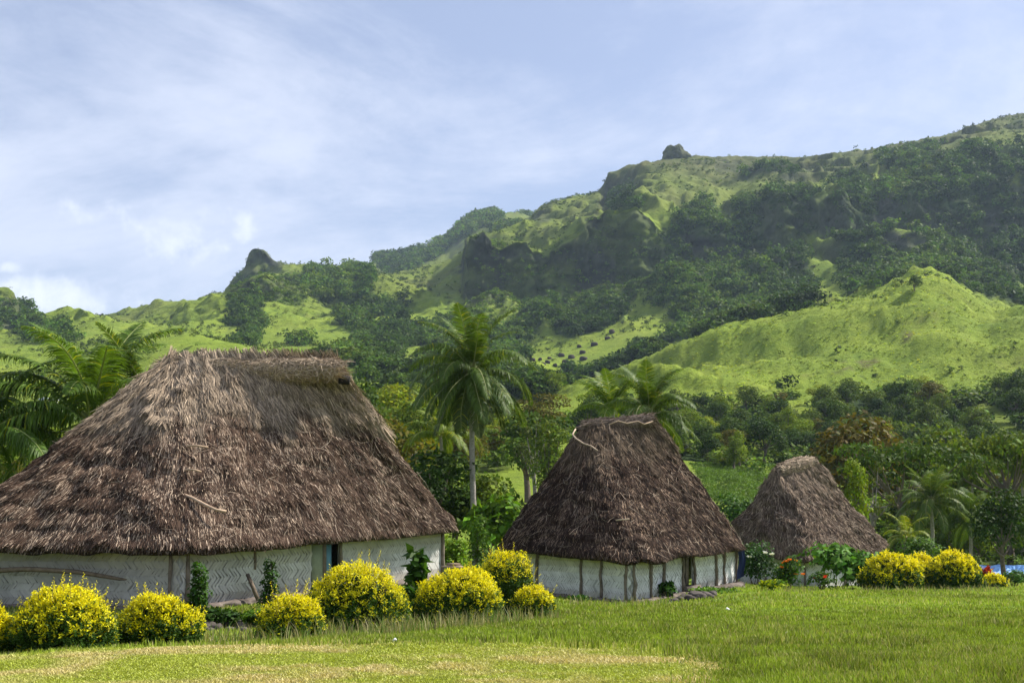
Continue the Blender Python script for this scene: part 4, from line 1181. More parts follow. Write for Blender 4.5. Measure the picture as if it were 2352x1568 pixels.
on_roof_stick('rope', [P(u, v, y) for u, v, y in ((1398, 975, 45.0), (1420, 966, 44.95), (1440, 972, 44.95), (1465, 967, 44.95), (1480, 974, 44.9), (1500, 967, 45.1))], 0.028, 'thin pale rope lying across the ridge of the middle house', (1.3, 1.2, 1.1), [m_straw])
on_roof_stick('stick', [P(1415, 1194, 40.9), P(1445, 1191, 40.6)], 0.025, 'pale stick flat on the dark roof of the middle house', (1.4, 1.35, 1.3), [m_straw])
# navy cloth hanging at the end of the middle house
mb = MB()
nx, nz = 6, 10
c0 = P(1690, 1262, 45.8)
gx_, gz_ = np.meshgrid(np.linspace(0, 1, nx), np.linspace(0, 1, nz))
V = np.stack([c0[0] + 0.05 + 0.26 * gx_ + 0.05 * np.sin(gz_ * 5), c0[1] - 0.1 + 0.06 * np.sin(gx_ * 9 + gz_ * 2), c0[2] - gz_ * 1.15 * (1 - 0.12 * gx_)], -1).reshape(-1, 3)
V2 = V + np.array([0, 0.02, 0])
i = np.arange(nz - 1)[:, None] * nx; j = np.arange(nx - 1)[None]
f = np.stack([i + j, i + j + 1, i + nx + j + 1, i + nx + j], -1).reshape(-1, 4)
mb.add(V, f, (1, 1, 1)); mb.add(V2, f[:, ::-1], (1, 1, 1))
simple('hanging_cloth', mb, [m_cloth], 'dark navy cloth hanging at the right end of the middle house', 'cloth', V[0])
# ------------------------------------------------------------------ individual trees
TREES = {}
def tree_kind(key, kind, h, r, n, leaf, bark=None):
    tb, crown = make_tree_meshes(kind, h, r, n, leaf)
    tm = tb.mesh('trunk', [bark or m_bark], True)
    cm = mesh_np('crown', crown[0], [crown[1]], crown[2], [m_leaf])
    TREES[key] = (tm, {None: cm}, h)
for i in range(4): tree_kind('round%d' % i, 'round', 6.0, 2.9, 2600, 0.30)
for i in range(2): tree_kind('umbrella%d' % i, 'umbrella', 6.0, 4.6, 3400, 0.26)
for i in range(3): tree_kind('tall%d' % i, 'tall', 7.0, 2.0, 2400, 0.28)
for i in range(2): tree_kind('sparse%d' % i, 'sparse', 6.0, 2.6, 900, 0.22, m_bark_pale)
for i in range(2): tree_kind('bush%d' % i, 'bush', 2.4, 1.9, 1500, 0.20)
TINTS = dict(dark=(0.7, 0.8, 0.75), mid=(1.25, 1.2, 1), fresh=(1.9, 1.75, 0.9), yellow=(2.7, 2.1, 0.8), red=(1.35, 0.72, 0.7), brown=(1.4, 0.85, 0.8), grey=(1.0, 0.85, 1.6), deep=(0.42, 0.55, 0.6))
TLAB = dict(dark='dark green', mid='mid green', fresh='fresh green', yellow='yellowish green', red='rusty red', brown='brownish', grey='grey half-bare', deep='deep green')
def tree(key, loc, sc, rz, tint, label, cat='tree', group=None, name='broadleaf_tree'):
    tm, crowns, h = TREES[key]
    if tint not in crowns: crowns[tint] = tint_copy(crowns[None], 'crown', TINTS[tint])
    root = thing(name, tuple(loc), label, cat, group, rz, sc)
    link('trunk', tm, root); link('crown', crowns[tint], root)
    return root
def tree_px(key, u, v_top, y, tint, label, width=1.0, sink=0.1, **kw):
    """stand a tree on the ground under column u at distance y so that its top reaches v_top"""
    g = G(u, 1100, y); top = P(u, v_top, y)[2]
    h = TREES[key][2]; s = max(0.2, (top - g[2]) / (h * 0.97))
    return tree(key, (g[0], g[1], g[2] - sink), (s * width, s * width, s), rng.random() * 6.28, tint, label, **kw)

# trees one can point out
tree_px('round0', 912, 886, 150, 'yellow', 'round yellowish green tree standing alone above the valley, left of the tall palm', 0.9)
tree_px('round1', 945, 925, 130, 'mid', 'airy green tree right beside the yellowish round tree left of the tall palm', 0.9)
tree_px('round2', 1246, 902, 190, 'brown', 'brownish round tree on the valley slope right of the tall palm crown', 1.15)
tree_px('round3', 886, 958, 80, 'brown', 'rusty brown tree peeping over the right slope of the largest roof', 0.8)
tree_px('round0', 824, 872, 110, 'dark', 'dark tree just right of the ridge end of the largest house', 0.55)
tree_px('round1', 1212, 948, 118, 'dark', 'dark green bushy tree above the left slope of the middle house', 1.0)
tree_px('tall0', 1262, 978, 105, 'mid', 'small green tree close left of the middle roof top', 0.9)
tree_px('sparse0', 1232, 972, 112, 'grey', 'bare pale-trunked tree between two green trees left of the middle roof', 0.7)
tree_px('round2', 985, 1030, 60, 'deep', 'large deep green tree left of the palm trunk, behind the largest house', 1.15)
tree_px('round3', 1045, 1052, 62, 'dark', 'dense dark tree directly behind the tall palm trunk', 1.0)
tree_px('round1', 945, 1075, 56, 'deep', 'deep green tree hugging the right roof slope of the largest house', 0.8)
tree_px('round0', 1120, 1090, 60, 'mid', 'green leafy tree right of the palm trunk', 0.8)
tree_px('tall1', 1966, 1066, 72, 'fresh', 'bright green upright tree behind the right slope of the smallest house', 0.62)
tree_px('umbrella0', 2070, 1010, 100, 'dark', 'wide flat-topped dark tree behind the smallest house', 0.75)
tree_px('umbrella1', 2310, 985, 105, 'mid', 'wide flat-topped green tree at the right edge of the wood', 0.7)
tree_px('round2', 1985, 948, 120, 'red', 'large rusty red tree in the wood above the smallest house', 1.05)
tree_px('round3', 2170, 985, 118, 'mid', 'round dense green tree above the small palms on the right', 0.9)
tree_px('round0', 2296, 1120, 74, 'deep', 'deep green tree with dark trunk standing beside the blue tarpaulin', 0.75)
tree_px('round1', 2345, 1140, 78, 'dark', 'dark tree at the far right behind the blue tarpaulin', 0.7)
tree_px('sparse1', 2005, 1062, 92, 'grey', 'grey leafless tree behind the bright green upright tree', 0.6)
tree_px('round3', 1930, 865, 330, 'deep', 'deep green broad tree at the upper edge of the wood below the bright hill', 1.3)
tree_px('round2', 2020, 868, 318, 'dark', 'dark broad tree at the wood edge, right of the deep green broad one', 1.6)
g = G(2108, 800, 376); tree('round1', (g[0], g[1], g[2] - 0.2), 0.95, 1.0, 'dark', 'lone small tree on the crest of the bright grassy hill')
g = G(1683, 800, 415); tree('bush0', (g[0], g[1], g[2] - 0.2), 1.5, 2.0, 'deep', 'lone round bush on the left flank of the bright grassy hill')
# the rest of the wood: individuals nearest to the viewer, by colour
g_wood = 'trees of the wooded slope behind the houses'
placed = []
cand = np.argwhere((FORs > 0.45) & (Y > 100) & (Y < 331) & VIS & (np.abs(ss)[None, :] < 0.47))
order = rng.permutation(len(cand)); cnt = 0
for k in order:
    i, j = cand[k]; x, y = X[i, j], Y[i, j]
    if any((x - a) ** 2 + (y - b) ** 2 < (0.021 * y) ** 2 for a, b in placed): continue
    placed.append((x, y)); cnt += 1
    right = GU[i, j] > 1250
    r = rng.random()
    tint = 'dark' if r < .26 else 'deep' if r < .42 else 'mid' if r < .66 else 'fresh' if r < .82 else 'yellow' if r < .88 else 'brown' if r < .925 else 'red' if r < .94 else 'grey'
    key = 'sparse%d' % rng.integers(2) if tint == 'grey' else (('round%d' % rng.integers(4)) if rng.random() < .62 else ('umbrella%d' % rng.integers(2)) if rng.random() < .35 and y < 220 else ('tall%d' % rng.integers(3)))
    if y > 235 and key[0] == 't': key = 'round%d' % rng.integers(4)
    sc = (0.0046 * y + 0.16 if y < 180 else 0.0018 * y + 0.664) * (0.75 + 0.5 * rng.random()) * (0.8 if y > 270 else 1)
    form = {'r': 'bushy', 'u': 'flat-topped', 't': 'upright', 's': 'thin'}[key[0]]
    hgt = 'lower' if y < 190 else 'upper'
    where = ('in the %s wood right of the middle house' if right else 'on the %s valley floor left of the middle house') % hgt
    tree(key, (x, y, Z[i, j] - 0.2), (sc * 1.05, sc * 1.05, sc), rng.random() * 6.28, tint, '%s %s tree %s' % (TLAB[tint], form, where), group='%s %s trees %s' % (TLAB[tint], form, where))
    if cnt >= 230: break
print('wood trees', cnt)
# ------------------------------------------------------------------ coconut palms
m_frond = leaf_mat('palm_frond', (0.070, 0.118, 0.015), 0.34, 0.5, 0.18)
m_rachis = solid_mat('palm_rib', (0.22, 0.24, 0.08), 0.6, 0.3, 3, 0.2)
m_palmbark = solid_mat('palm_bark', (0.33, 0.30, 0.26), 0.9, 0.1, 9.0, 0.45, 0.3)
m_nut = solid_mat('coconut_husk', (0.16, 0.17, 0.04), 0.6, 0.3, 3, 0.3)

def frond_mesh(L_, e0, droop, hang, n=96, ll=0.85, tone=(1, 1, 1), twist=0.0, wind=0.0, broken=0.0):
    m = 16; t = np.linspace(0, 1, m)
    e = e0 - droop * t ** 1.25
    ds = L_ / (m - 1)
    x = np.concatenate([[0], np.cumsum(np.cos(e[:-1]) * ds)]); z = np.concatenate([[0], np.cumsum(np.sin(e[:-1]) * ds)])
    yv = wind * t ** 2 * L_
    pts = np.stack([x, yv, z], -1)
    mb = MB()
    add_tube(mb, pts, np.linspace(0.045, 0.008, m) * (L_ / 4), 5, (1, 1, 1), 1)
    tt = np.linspace(0.10, 1.0, n)
    c = np.stack([np.interp(tt, t, pts[:, k]) for k in range(3)], -1)
    T = nrm(np.gradient(c, axis=0)); S = nrm(np.cross(T, [0, 0, 1.0])); Up = np.cross(S, T)
    if twist:
        ct, st = np.cos(twist * tt)[:, None], np.sin(twist * tt)[:, None]
        S, Up = S * ct + Up * st, Up * ct - S * st
    for sgn in (-1, 1):
        prof = np.sin(np.pi * np.clip(tt * 0.86 + 0.13, 0, 1)) ** 0.6
        l = ll * prof * (0.85 + 0.3 * rng.random(n)) * (L_ / 4)
        keep = rng.random(n) > broken
        sw = 0.45 + 0.25 * rng.random(n)
        d0 = nrm(S * sgn + T * sw[:, None] + Up * (0.25 - 0.1 * rng.random(n))[:, None])
        g = np.array([0, 0, -1.0])
        hg = hang * (0.75 + 0.5 * rng.random(n))[:, None]
        d1 = nrm(d0 * (1 - hg * 0.6) + g * hg * 0.8); d2 = nrm(d0 * (1 - hg) + g * hg * 1.5 + 0.14 * rng.normal(size=(n, 3)))
        p0 = c; p1 = p0 + d0 * (l * 0.28)[:, None]; p2 = p1 + d1 * (l * 0.36)[:, None]; p3 = p2 + d2 * (l * 0.40)[:, None]
        wv = nrm(np.cross(d1, Up) + 0.15 * rng.normal(size=(n, 3))); w0 = 0.021 * (L_ / 4) * (1 + 0.3 * rng.random(n))[:, None]
        V = np.stack([p0 - wv * w0 * .4, p0 + wv * w0 * .4, p1 - wv * w0, p1 + wv * w0, p2 - wv * w0 * .8, p2 + wv * w0 * .8, p3], 1)[keep]
        k = len(V); b = np.arange(k)[:, None] * 7
        tn = (0.75 + 0.5 * rng.random(k))[:, None] * np.array(tone) * np.where(rng.random(k) < 0.06, 1.6, 1)[:, None] * np.array([1.0, 1, 1])
        tn = np.where((rng.random(k) < 0.04)[:, None], np.array([3.2, 2.0, 0.8]), tn)
        n0 = mb.n
        mb.add(V.reshape(-1, 3), np.concatenate([b + np.array([[0, 1, 3, 2]]), b + np.array([[2, 3, 5, 4]])]), np.repeat(tn, 7, 0), 0)
        mb.F.append(b + np.array([[4, 5, 6]]) + n0); mb.M.append(np.zeros(k, int))
    return mb.mesh('frond', [m_frond, m_rachis])

FROND = {}
for cls, e0, dr, hg in (('spear', 1.32, 0.75, 0.2), ('up', 1.22, 1.35, 0.4), ('mid', 0.75, 2.0, 0.65), ('flat', 0.35, 1.9, 0.8), ('low', -0.30, 1.15, 0.75), ('dead', -0.95, 0.55, 0.5)):
    FROND[cls] = [frond_mesh(4.0, e0 + 0.1 * rng.normal(), dr * (0.85 + 0.3 * rng.random()), hg, tone=(1, 1, 1) if cls != 'dead' else (0.8, 0.7, 0.8), wind=0.10 * rng.normal(), broken=0.12 if cls in ('low', 'dead') else 0.03) for _ in range(3)]
PT = {}
def frond_tinted(cls, k, tint):
    if tint is None: return FROND[cls][k]
    if (cls, k, tint) not in PT: PT[(cls, k, tint)] = tint_copy(FROND[cls][k], 'frond', tint)
    return PT[(cls, k, tint)]

def palm(crown, base, fl, spec, label, trunk_r=0.13, lean=(0.15, 0.1), tint=None, nuts=0, rot=0.0, group=None):
    """crown, base: world points; fl: frond length; spec: list (class, azimuth deg, scale)"""
    base = np.asarray(base, float); crown = np.asarray(crown, float)
    root = thing('coconut_palm', tuple(base), label, 'palm', group)
    k = np.linspace(0, 1, 26); h = crown - base
    pts = k[:, None] * h[None] + np.stack([lean[0] * np.sin(np.pi * k), lean[1] * np.sin(np.pi * k), 0 * k], -1)
    pts[0, 2] -= 0.3
    r = trunk_r * (1.0 - 0.35 * k) * (1 + 0.5 * np.exp(-k * 18)) * (1 + 0.05 * np.sin(np.arange(26) * 2.6))
    mb = MB(); add_tube(mb, pts, r, 9, (1, 1, 1)); mb.obj('trunk', [m_palmbark], root, True)
    for i, (cls, az, s_) in enumerate(spec):
        o = link('frond', frond_tinted(cls, i % 3, tint), root)
        o.location = Vector(tuple(h + np.array([0.06 * math.cos(R_(az)), 0.06 * math.sin(R_(az)), (0.12 if cls in ('spear', 'up') else -0.08)])))
        o.rotation_euler = (0, 0, R_(az) + rot); o.scale = (s_ * fl / 4,) * 3
    for i in range(nuts):
        a = i * 2.4; mb = MB(); V, Fi = ICO2
        mb.add(V * np.array([.1, .1, .13]) + np.array([0.2 * math.cos(a), 0.2 * math.sin(a), -0.28 - 0.08 * (i % 3)]) + h, Fi, (1, 1, 1))
        mb.obj('coconut', [m_nut], root, True)
    return root
def ring(cls, n, off, s=1.0, j=14):
    return [(cls, off + 360 / n * k + j * rng.normal(), s * (0.88 + 0.24 * rng.random())) for k in range(n)]
full = lambda o=0: ring('spear', 3, o, 0.95) + ring('up', 6, o + 20, 0.95) + ring('mid', 7, o + 5) + ring('flat', 7, o + 30) + ring('low', 6, o + 12)
def palm_px(u, vc, y, v0, fl, spec, label, **kw):
    c = P(u, vc, y); b = P(u + kw.pop('du', 0), v0, y); b[2] = float(ground_z(b[0], b[1]))
    return palm(c, b, fl, spec, label, **kw)
palm_px(1085, 852, 58, 1300, 3.7, full(0) + ring('low', 5, 50, 1.05) + ring('dead', 7, 10, 0.95), 'tallest coconut palm with a slim grey trunk between the largest and middle houses', du=9, trunk_r=0.17, lean=(-0.1, 0), nuts=7)
palm_px(208, 962, 43, 1300, 5.0, [('up', 75, 1.0), ('up', 110, 1.05), ('up', 20, 1.0), ('up', 150, 1.0), ('spear', 60, .95), ('mid', 175, 1.15), ('mid', 200, 1.1), ('mid', 155, 1.0), ('mid', 20, 1.0), ('flat', 185, 1.15), ('flat', 215, 1.1), ('flat', 165, 1.05),
        ('up', 260, .95), ('up', 310, .95), ('mid', 330, .9), ('low', 200, 1.0), ('low', 330, .9), ('flat', 350, .8), ('spear', 150, .9), ('up', 200, .95), ('mid', 280, .8)], 'leafy coconut palm rising behind the left slope of the largest roof', trunk_r=0.2, tint=(1.2, 1.25, 1.0))
palm_px(338, 945, 45, 1300, 3.6, ring('up', 5, 40) + ring('mid', 5, 10) + ring('spear', 2, 30), 'palm mostly hidden behind the left end of the big straw ridge', trunk_r=0.18)
palm_px(-40, 985, 42, 1300, 4.2, ring('up', 4, 10) + ring('mid', 6, 40) + ring('flat', 6, 10) + ring('low', 4, 0), 'palm at the left edge, its fronds drooping into view', trunk_r=0.2, tint=(0.95, 1.05, 0.9))
palm_px(1490, 948, 61, 1330, 3.0, full(15), 'palm with wide drooping fronds right behind the ridge of the middle house', trunk_r=0.16)
palm_px(1408, 950, 66, 1330, 2.9, ring('up', 6, 0) + ring('mid', 7, 30) + ring('spear', 3, 0), 'shorter yellow-green palm left behind the ridge of the middle house', trunk_r=0.15, tint=(1.3, 1.3, 0.9))
palm_px(1012, 1000, 66, 1300, 2.9, ring('spear', 2, 0) + ring('up', 5, 20) + ring('mid', 7, 0) + ring('flat', 5, 30), 'yellowish young palm half hidden below the crown of the tallest palm', trunk_r=0.14, tint=(1.6, 1.4, 0.9))
palm_px(2138, 1152, 86, 1290, 3.3, full(40), 'pale green palm with long arching fronds right of the smallest house', trunk_r=0.16, tint=(1.1, 1.05, 1.0))
palm_px(2232, 1092, 112, 1290, 2.3, ring('up', 4, 0) + ring('mid', 5, 20) + ring('flat', 5, 0) + ring('low', 4, 30), 'small-crowned palm with thin trunk against the dark wood', trunk_r=0.13, tint=(1.5, 1.35, 0.9))
palm_px(2346, 1072, 108, 1290, 2.4, ring('up', 3, 0) + ring('mid', 5, 20) + ring('flat', 6, 0) + ring('low', 5, 30), 'palm cut by the right edge of the picture', trunk_r=0.14, tint=(1.4, 1.25, 0.95))
palm_px(2226, 1190, 88, 1290, 3.0, full(70), 'dusky green palm below the small-crowned one on the right', trunk_r=0.15, tint=(0.9, 0.95, 0.9))
palm_px(2082, 1232, 78, 1300, 2.0, ring('up', 4, 0) + ring('mid', 6, 20) + ring('flat', 4, 0), 'small yellow palm tucked against the right eave of the smallest house', trunk_r=0.12, tint=(2.2, 1.7, 0.9))

# ------------------------------------------------------------------ golden hedge shrubs
m_gold = leaf_mat('golden_leaf', (0.88, 0.80, 0.010), 0.38, 0.5, 0.2, (1.1, 1.02, 0.5))
m_green = leaf_mat('shrub_leaf', (0.046, 0.098, 0.012), 0.30, 0.55, 0.12)
m_twig = solid_mat('twig', (0.14, 0.11, 0.07), 0.9, 0.1, 5, 0.4)
def golden(u, v0, y, wpx, hpx, label, n=950, depth=0.85, sprigs=26, gold=0.62, skew=0.0, leaf=0.053, group='golden hedge shrubs in front of the houses', spike=0.25):
    n = int(n * 1.7)
    g = P(u, v0, y); gz = float(ground_z(g[0], g[1])); base = np.array([g[0], g[1], gz])
    W = wpx / F * y / 2; H = P(u, v0 - hpx, y)[2] - gz
    root = thing('golden_shrub', tuple(base), label, 'shrub', group)
    mb = MB(); tw = MB()
    # rosettes of leaves at shoot tips over a lumpy dome
    o = rng.random(2) * 40
    def dome(d):
        lump = 1 + 0.20 * fbm(d[:, 0] * 2.0 + o[0], d[:, 2] * 2.0 + d[:, 1] * 1.7 + o[1], 5, 3)
        r = np.stack([d[:, 0] * W, d[:, 1] * W * depth, d[:, 2] * H], -1) * lump[:, None]
        # widest a little above the ground, like a rounded hedge
        r[:, :2] *= (1 - 0.22 * np.clip(1 - r[:, 2] / (0.45 * H), 0, 1) ** 2)[:, None]
        r[:, 0] += skew * r[:, 2]
        return r
    d = rsphere(n * 2); d[:, 2] = np.abs(d[:, 2]) ** 0.85; d = nrm(d)[:n]
    inner = rng.random(n) < 0.30
    r = np.where(inner, 0.72 + 0.2 * rng.random(n), 0.93 + 0.12 * rng.random(n))
    c = dome(d) * r[:, None]; c[:, 2] = np.maximum(c[:, 2], 0.03)
    hN = c[:, 2] / H
    k = 10
    out = nrm(d * np.array([1, 1, 0.9]) + np.array([0, 0, 0.45]) + 0.25 * rng.normal(size=d.shape))
    cc = np.repeat(c, k, 0) + 0.02 * rng.normal(size=(n * k, 3)); oo = np.repeat(out, k, 0)
    dirs = nrm(oo * 0.55 + rsphere(n * k) * 0.95)
    cc = cc + oo * (0.06 * rng.random((n * k, 1)) - 0.03)
    V, Fi = leaves(cc, dirs, oo + 0.4 * rng.normal(size=oo.shape), leaf * (0.65 + 0.7 * rng.random(n * k)), leaf * 0.42)
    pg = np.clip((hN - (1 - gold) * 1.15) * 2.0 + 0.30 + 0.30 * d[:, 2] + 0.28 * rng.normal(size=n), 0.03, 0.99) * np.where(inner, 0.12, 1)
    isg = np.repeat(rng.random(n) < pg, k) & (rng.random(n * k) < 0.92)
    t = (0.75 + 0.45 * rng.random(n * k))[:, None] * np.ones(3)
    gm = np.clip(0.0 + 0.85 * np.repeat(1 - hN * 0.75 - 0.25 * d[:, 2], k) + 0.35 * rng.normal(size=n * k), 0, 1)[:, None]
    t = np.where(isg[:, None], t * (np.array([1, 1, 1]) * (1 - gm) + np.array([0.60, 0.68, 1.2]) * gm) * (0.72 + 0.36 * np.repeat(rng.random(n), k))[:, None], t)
    tt = np.repeat(t, 4, 0)
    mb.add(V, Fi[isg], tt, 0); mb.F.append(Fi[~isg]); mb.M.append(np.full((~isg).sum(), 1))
    # upright leafy sprigs on top
    for _ in range(sprigs):
        dd = nrm(np.array([[0.8 * rng.normal(), 0.6 * rng.normal(), 1.0]])); p0 = dome(dd)[0]
        ln = spike * (0.4 + 0.9 * rng.random()); axv = nrm(np.array([0.25 * rng.normal(), 0.25 * rng.normal(), 1.0]) + dd[0] * 0.5)
        m_ = int(ln / 0.016); tq = np.linspace(-0.2, 1, m_)
        p = p0 + axv * (ln * tq)[:, None]
        a = np.arange(m_) * 2.4
        perp = nrm(np.cross(axv, [0.3, 1, 0.1])); perp2 = np.cross(axv, perp)
        dr_ = nrm(np.cos(a)[:, None] * perp + np.sin(a)[:, None] * perp2 + axv * 0.7)
        V, Fi = leaves(p, dr_, axv + 0.2 * rng.normal(size=(m_, 3)), leaf * (0.9 - 0.4 * np.clip(tq, 0, 1)), leaf * 0.4)
        mb.add(V, Fi, (0.8 + 0.3 * rng.random()) * np.ones(3), 0)
        add_tube(tw, [p0 - axv * 0.2, p0 + axv * ln * 0.9], [0.006, 0.003], 4, cap=False)
    # inner dark leaves
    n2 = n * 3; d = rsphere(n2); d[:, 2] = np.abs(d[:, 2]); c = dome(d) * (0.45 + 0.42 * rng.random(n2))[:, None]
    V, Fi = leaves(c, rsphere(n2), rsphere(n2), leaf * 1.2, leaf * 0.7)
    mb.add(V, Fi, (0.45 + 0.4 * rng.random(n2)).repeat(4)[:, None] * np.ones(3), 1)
    for k2 in range(14):
        dd = nrm(np.array([[rng.normal(), rng.normal(), 0.5 + rng.random()]])); e = dome(dd)[0] * 0.85
        add_tube(tw, limb((0.1 * rng.normal(), 0.1 * rng.normal(), -0.1), e, (0, 0, 0.08), 5), np.linspace(0.022, 0.006, 5), 5, cap=False)
    tw.obj('branches', [m_twig], root); mb.obj('foliage', [m_gold, m_green], root)
    return root
golden(-28, 1502, 17.3, 92, 95, 'golden shrub cut by the left edge of the picture', 600)
golden(145, 1497, 17.6, 240, 150, 'large golden shrub with upright sprigs, first whole one from the left', 1500, skew=0.05, sprigs=34)
golden(362, 1484, 18.6, 185, 118, 'smaller round golden shrub, right of the large leftmost one', 1150, sprigs=24)
golden(668, 1470, 20.0, 150, 96, 'small pointed golden shrub nearest the dark stone bank', 800, spike=0.32, sprigs=22)
golden(812, 1452, 22.2, 238, 146, 'broad golden shrub in front of the blue door', 1500, sprigs=34)
golden(1056, 1440, 23.0, 208, 128, 'neat dome-shaped golden shrub, third of the middle clump', 1450, sprigs=12)
golden(1168, 1420, 25.0, 140, 150, 'half green golden shrub behind the dome-shaped one', 1000, gold=0.34, sprigs=20, spike=0.3)
golden(1222, 1424, 24.2, 96, 78, 'low golden shrub at the right end of the middle clump', 600, sprigs=8)
gr2 = 'golden hedge shrubs right of the smallest house'
golden(2048, 1360, 52, 145, 84, 'golden shrub before the right end of the smallest house', 1100, leaf=0.12, group=gr2, sprigs=24, spike=0.3)
golden(2122, 1356, 54, 118, 78, 'middle one of the three tall golden shrubs on the right', 800, leaf=0.12, group=gr2, sprigs=20, spike=0.3)
golden(2196, 1355, 53, 125, 82, 'rightmost tall golden shrub, next to the blue tarpaulin', 900, leaf=0.12, group=gr2, sprigs=24, spike=0.3)
golden(2283, 1352, 56, 60, 30, 'low small golden shrub before the blue tarpaulin', 350, leaf=0.11, group=gr2, sprigs=6)

# ------------------------------------------------------------------ other shrubs and garden plants
def shrub(u, v0, y, wpx, hpx, label, n, leaf, tint=(1, 1, 1), lobes=7, name='shrub', flat=0.6, stems=8, tall=False, aspect=0.55, flowers=None, cat='shrub', yellow=0.0, hollow=0.4):
    g = P(u, v0, y); gz = float(ground_z(g[0], g[1]))
    W = wpx / F * y / 2; H = P(u, v0 - hpx, y)[2] - gz
    root = thing(name, (g[0], g[1], gz), label, cat)
    lb = []
    for k in range(lobes):
        a = k * 2.4; rr = W * (0.15 + 0.5 * rng.random())
        if tall: zc = H * (0.18 + 0.72 * k / max(1, lobes - 1)); s = W * (0.75 - 0.35 * k / lobes); rr *= 0.4
        else: zc = H * (0.3 + 0.38 * rng.random()); s = W * (0.42 + 0.2 * rng.random())
        lb.append((math.cos(a) * rr, math.sin(a) * rr * 0.8, zc, s, s, min(s, H * 0.32)))
    V, Fi, T = crown_leaves(lb, n, leaf, flat, hollow, 0.5)
    V[:, 2] = np.maximum(V[:, 2], 0.02)
    Wd = leaf * aspect / 0.62
    mb = MB(); T = T * np.array(tint)
    if yellow:
        m = np.repeat(rng.random(n) < yellow, 4); T[m] = np.array([7.0, 3.8, 0.6]) * (0.8 + 0.4 * rng.random())
    mb.add(V, Fi, T, 0)
    mb.obj('foliage', [m_green], root)
    tw = MB()
    for k in range(stems):
        e = np.array(lb[k % len(lb)][:3]) + 0.1 * W * rng.normal(size=3)
        add_tube(tw, limb((0.12 * W * rng.normal(), 0.12 * W * rng.normal(), -0.1), e, (0, 0, 0.05 * H), 5), np.linspace(0.02, 0.008, 5), 5, (1, 1, 1), 0, False)
    tw.obj('branches', [m_twig], root)
    if flowers:
        nf, fs, fm, fn = flowers
        for k in range(nf):
            l_ = lb[rng.integers(len(lb))]; dd = rsphere(1)[0]; dd[2] = abs(dd[2]); dd[1] = -abs(dd[1])
            c = np.array(l_[:3]) + dd * np.array(l_[3:]) * 1.02
            m_ = 14; fb = MB(); a = np.arange(m_) * 2.4
            dirs = nrm(np.stack([np.cos(a), np.sin(a) - 0.4, 0.3 + 0.7 * rng.random(m_)], -1))
            V, Fi = leaves(np.tile(c, (m_, 1)), dirs, rsphere(m_), fs, fs * 0.6); fb.add(V, Fi, (0.8 + 0.3 * rng.random()) * np.ones(3))
            fb.obj(fn, [fm], root)
    return root
m_red = leaf_mat('red_petal', (0.75, 0.06, 0.02), 0.2, 0.5, 0.2)
m_orange = leaf_mat('orange_petal', (0.80, 0.24, 0.02), 0.2, 0.5, 0.2)
m_white = leaf_mat('white_petal', (0.8, 0.8, 0.78), 0.2, 0.5, 0.2)
shrub(455, 1420, 25.2, 70, 128, 'slender leafy plant growing against the wall left of the short stake', 900, 0.10, (0.8, 0.95, 1), 8, 'garden_plant', tall=True, cat='plant')
shrub(618, 1412, 25.8, 62, 130, 'dark small-leaved bush beside the short leaning stake', 1100, 0.075, (0.62, 0.75, 0.9), 8, tall=True)
shrub(955, 1430, 24.5, 52, 172, 'tall weedy stem plant with big drooping leaves before the white wall', 300, 0.24, (0.75, 0.9, 0.9), 8, 'garden_plant', tall=True, aspect=0.3, cat='plant', hollow=0.2)
shrub(955, 1425, 24.0, 88, 90, 'dark leafy plant between the two big golden shrubs', 320, 0.22, (0.6, 0.75, 0.9), 6, 'garden_plant', cat='plant')
shrub(500, 1440, 23.5, 130, 46, 'low weeds over the stones below the wall of the largest house', 700, 0.11, (0.7, 0.8, 0.8), 9, 'weeds', cat='weeds')
shrub(585, 1435, 23.2, 110, 40, 'ferny weeds right of the stones, beside the small pointed golden shrub', 700, 0.09, (1.3, 1.3, 0.9), 8, 'weeds', cat='weeds')
shrub(1040, 1315, 40, 88, 92, 'bright feathery bush just right of the largest house', 1800, 0.11, (2.6, 2.2, 1.1), 8)
shrub(1096, 1305, 50, 80, 120, 'airy small-leaved shrub around the foot of the palm trunk', 1500, 0.12, (1.3, 1.3, 0.9), 9, tall=True)
shrub(1130, 1260, 55, 130, 165, 'broad-leaved light green shrub between the palm and the middle roof', 900, 0.42, (2.1, 2.0, 1.0), 9, aspect=0.5)
shrub(1195, 1270, 58, 110, 140, 'dark broad-leaved shrub against the left slope of the middle roof', 700, 0.40, (1.1, 1.2, 0.9), 8)
shrub(1125, 1370, 34, 90, 110, 'fresh green shrub behind the half green golden one', 1300, 0.10, (1.7, 1.7, 0.9), 7)
shrub(1735, 1348, 55, 116, 110, 'dark dense shrub with white flowers between the middle and small houses', 2400, 0.14, (0.55, 0.7, 0.9), 9, flowers=(3, 0.16, m_white, 'flower'))
shrub(1812, 1374, 47, 88, 104, 'bush with orange flowers in front of the small house', 1100, 0.14, (0.9, 1.0, 0.9), 8, flowers=(9, 0.11, m_orange, 'flower'), yellow=0.03)
shrub(1932, 1358, 54, 150, 116, 'big-leaved pale green bush in front of the small house', 1300, 0.30, (1.5, 1.65, 1.6), 10, aspect=0.8)
shrub(1775, 1386, 43, 58, 56, 'small yellow-leaved bush left of the orange flowers', 420, 0.14, (1.6, 1.5, .9), 5, yellow=0.45)
shrub(1888, 1370, 49, 62, 62, 'low bush with red flowers left of the golden shrubs', 520, 0.14, (1.1, 1.2, 1.0), 6, flowers=(4, 0.10, m_red, 'flower'))
shrub(2258, 1350, 58, 38, 46, 'small plant with dark red leaves among the golden shrubs', 120, 0.42, (9, 0.45, 2.2), 4, 'garden_plant', aspect=0.25, cat='plant')
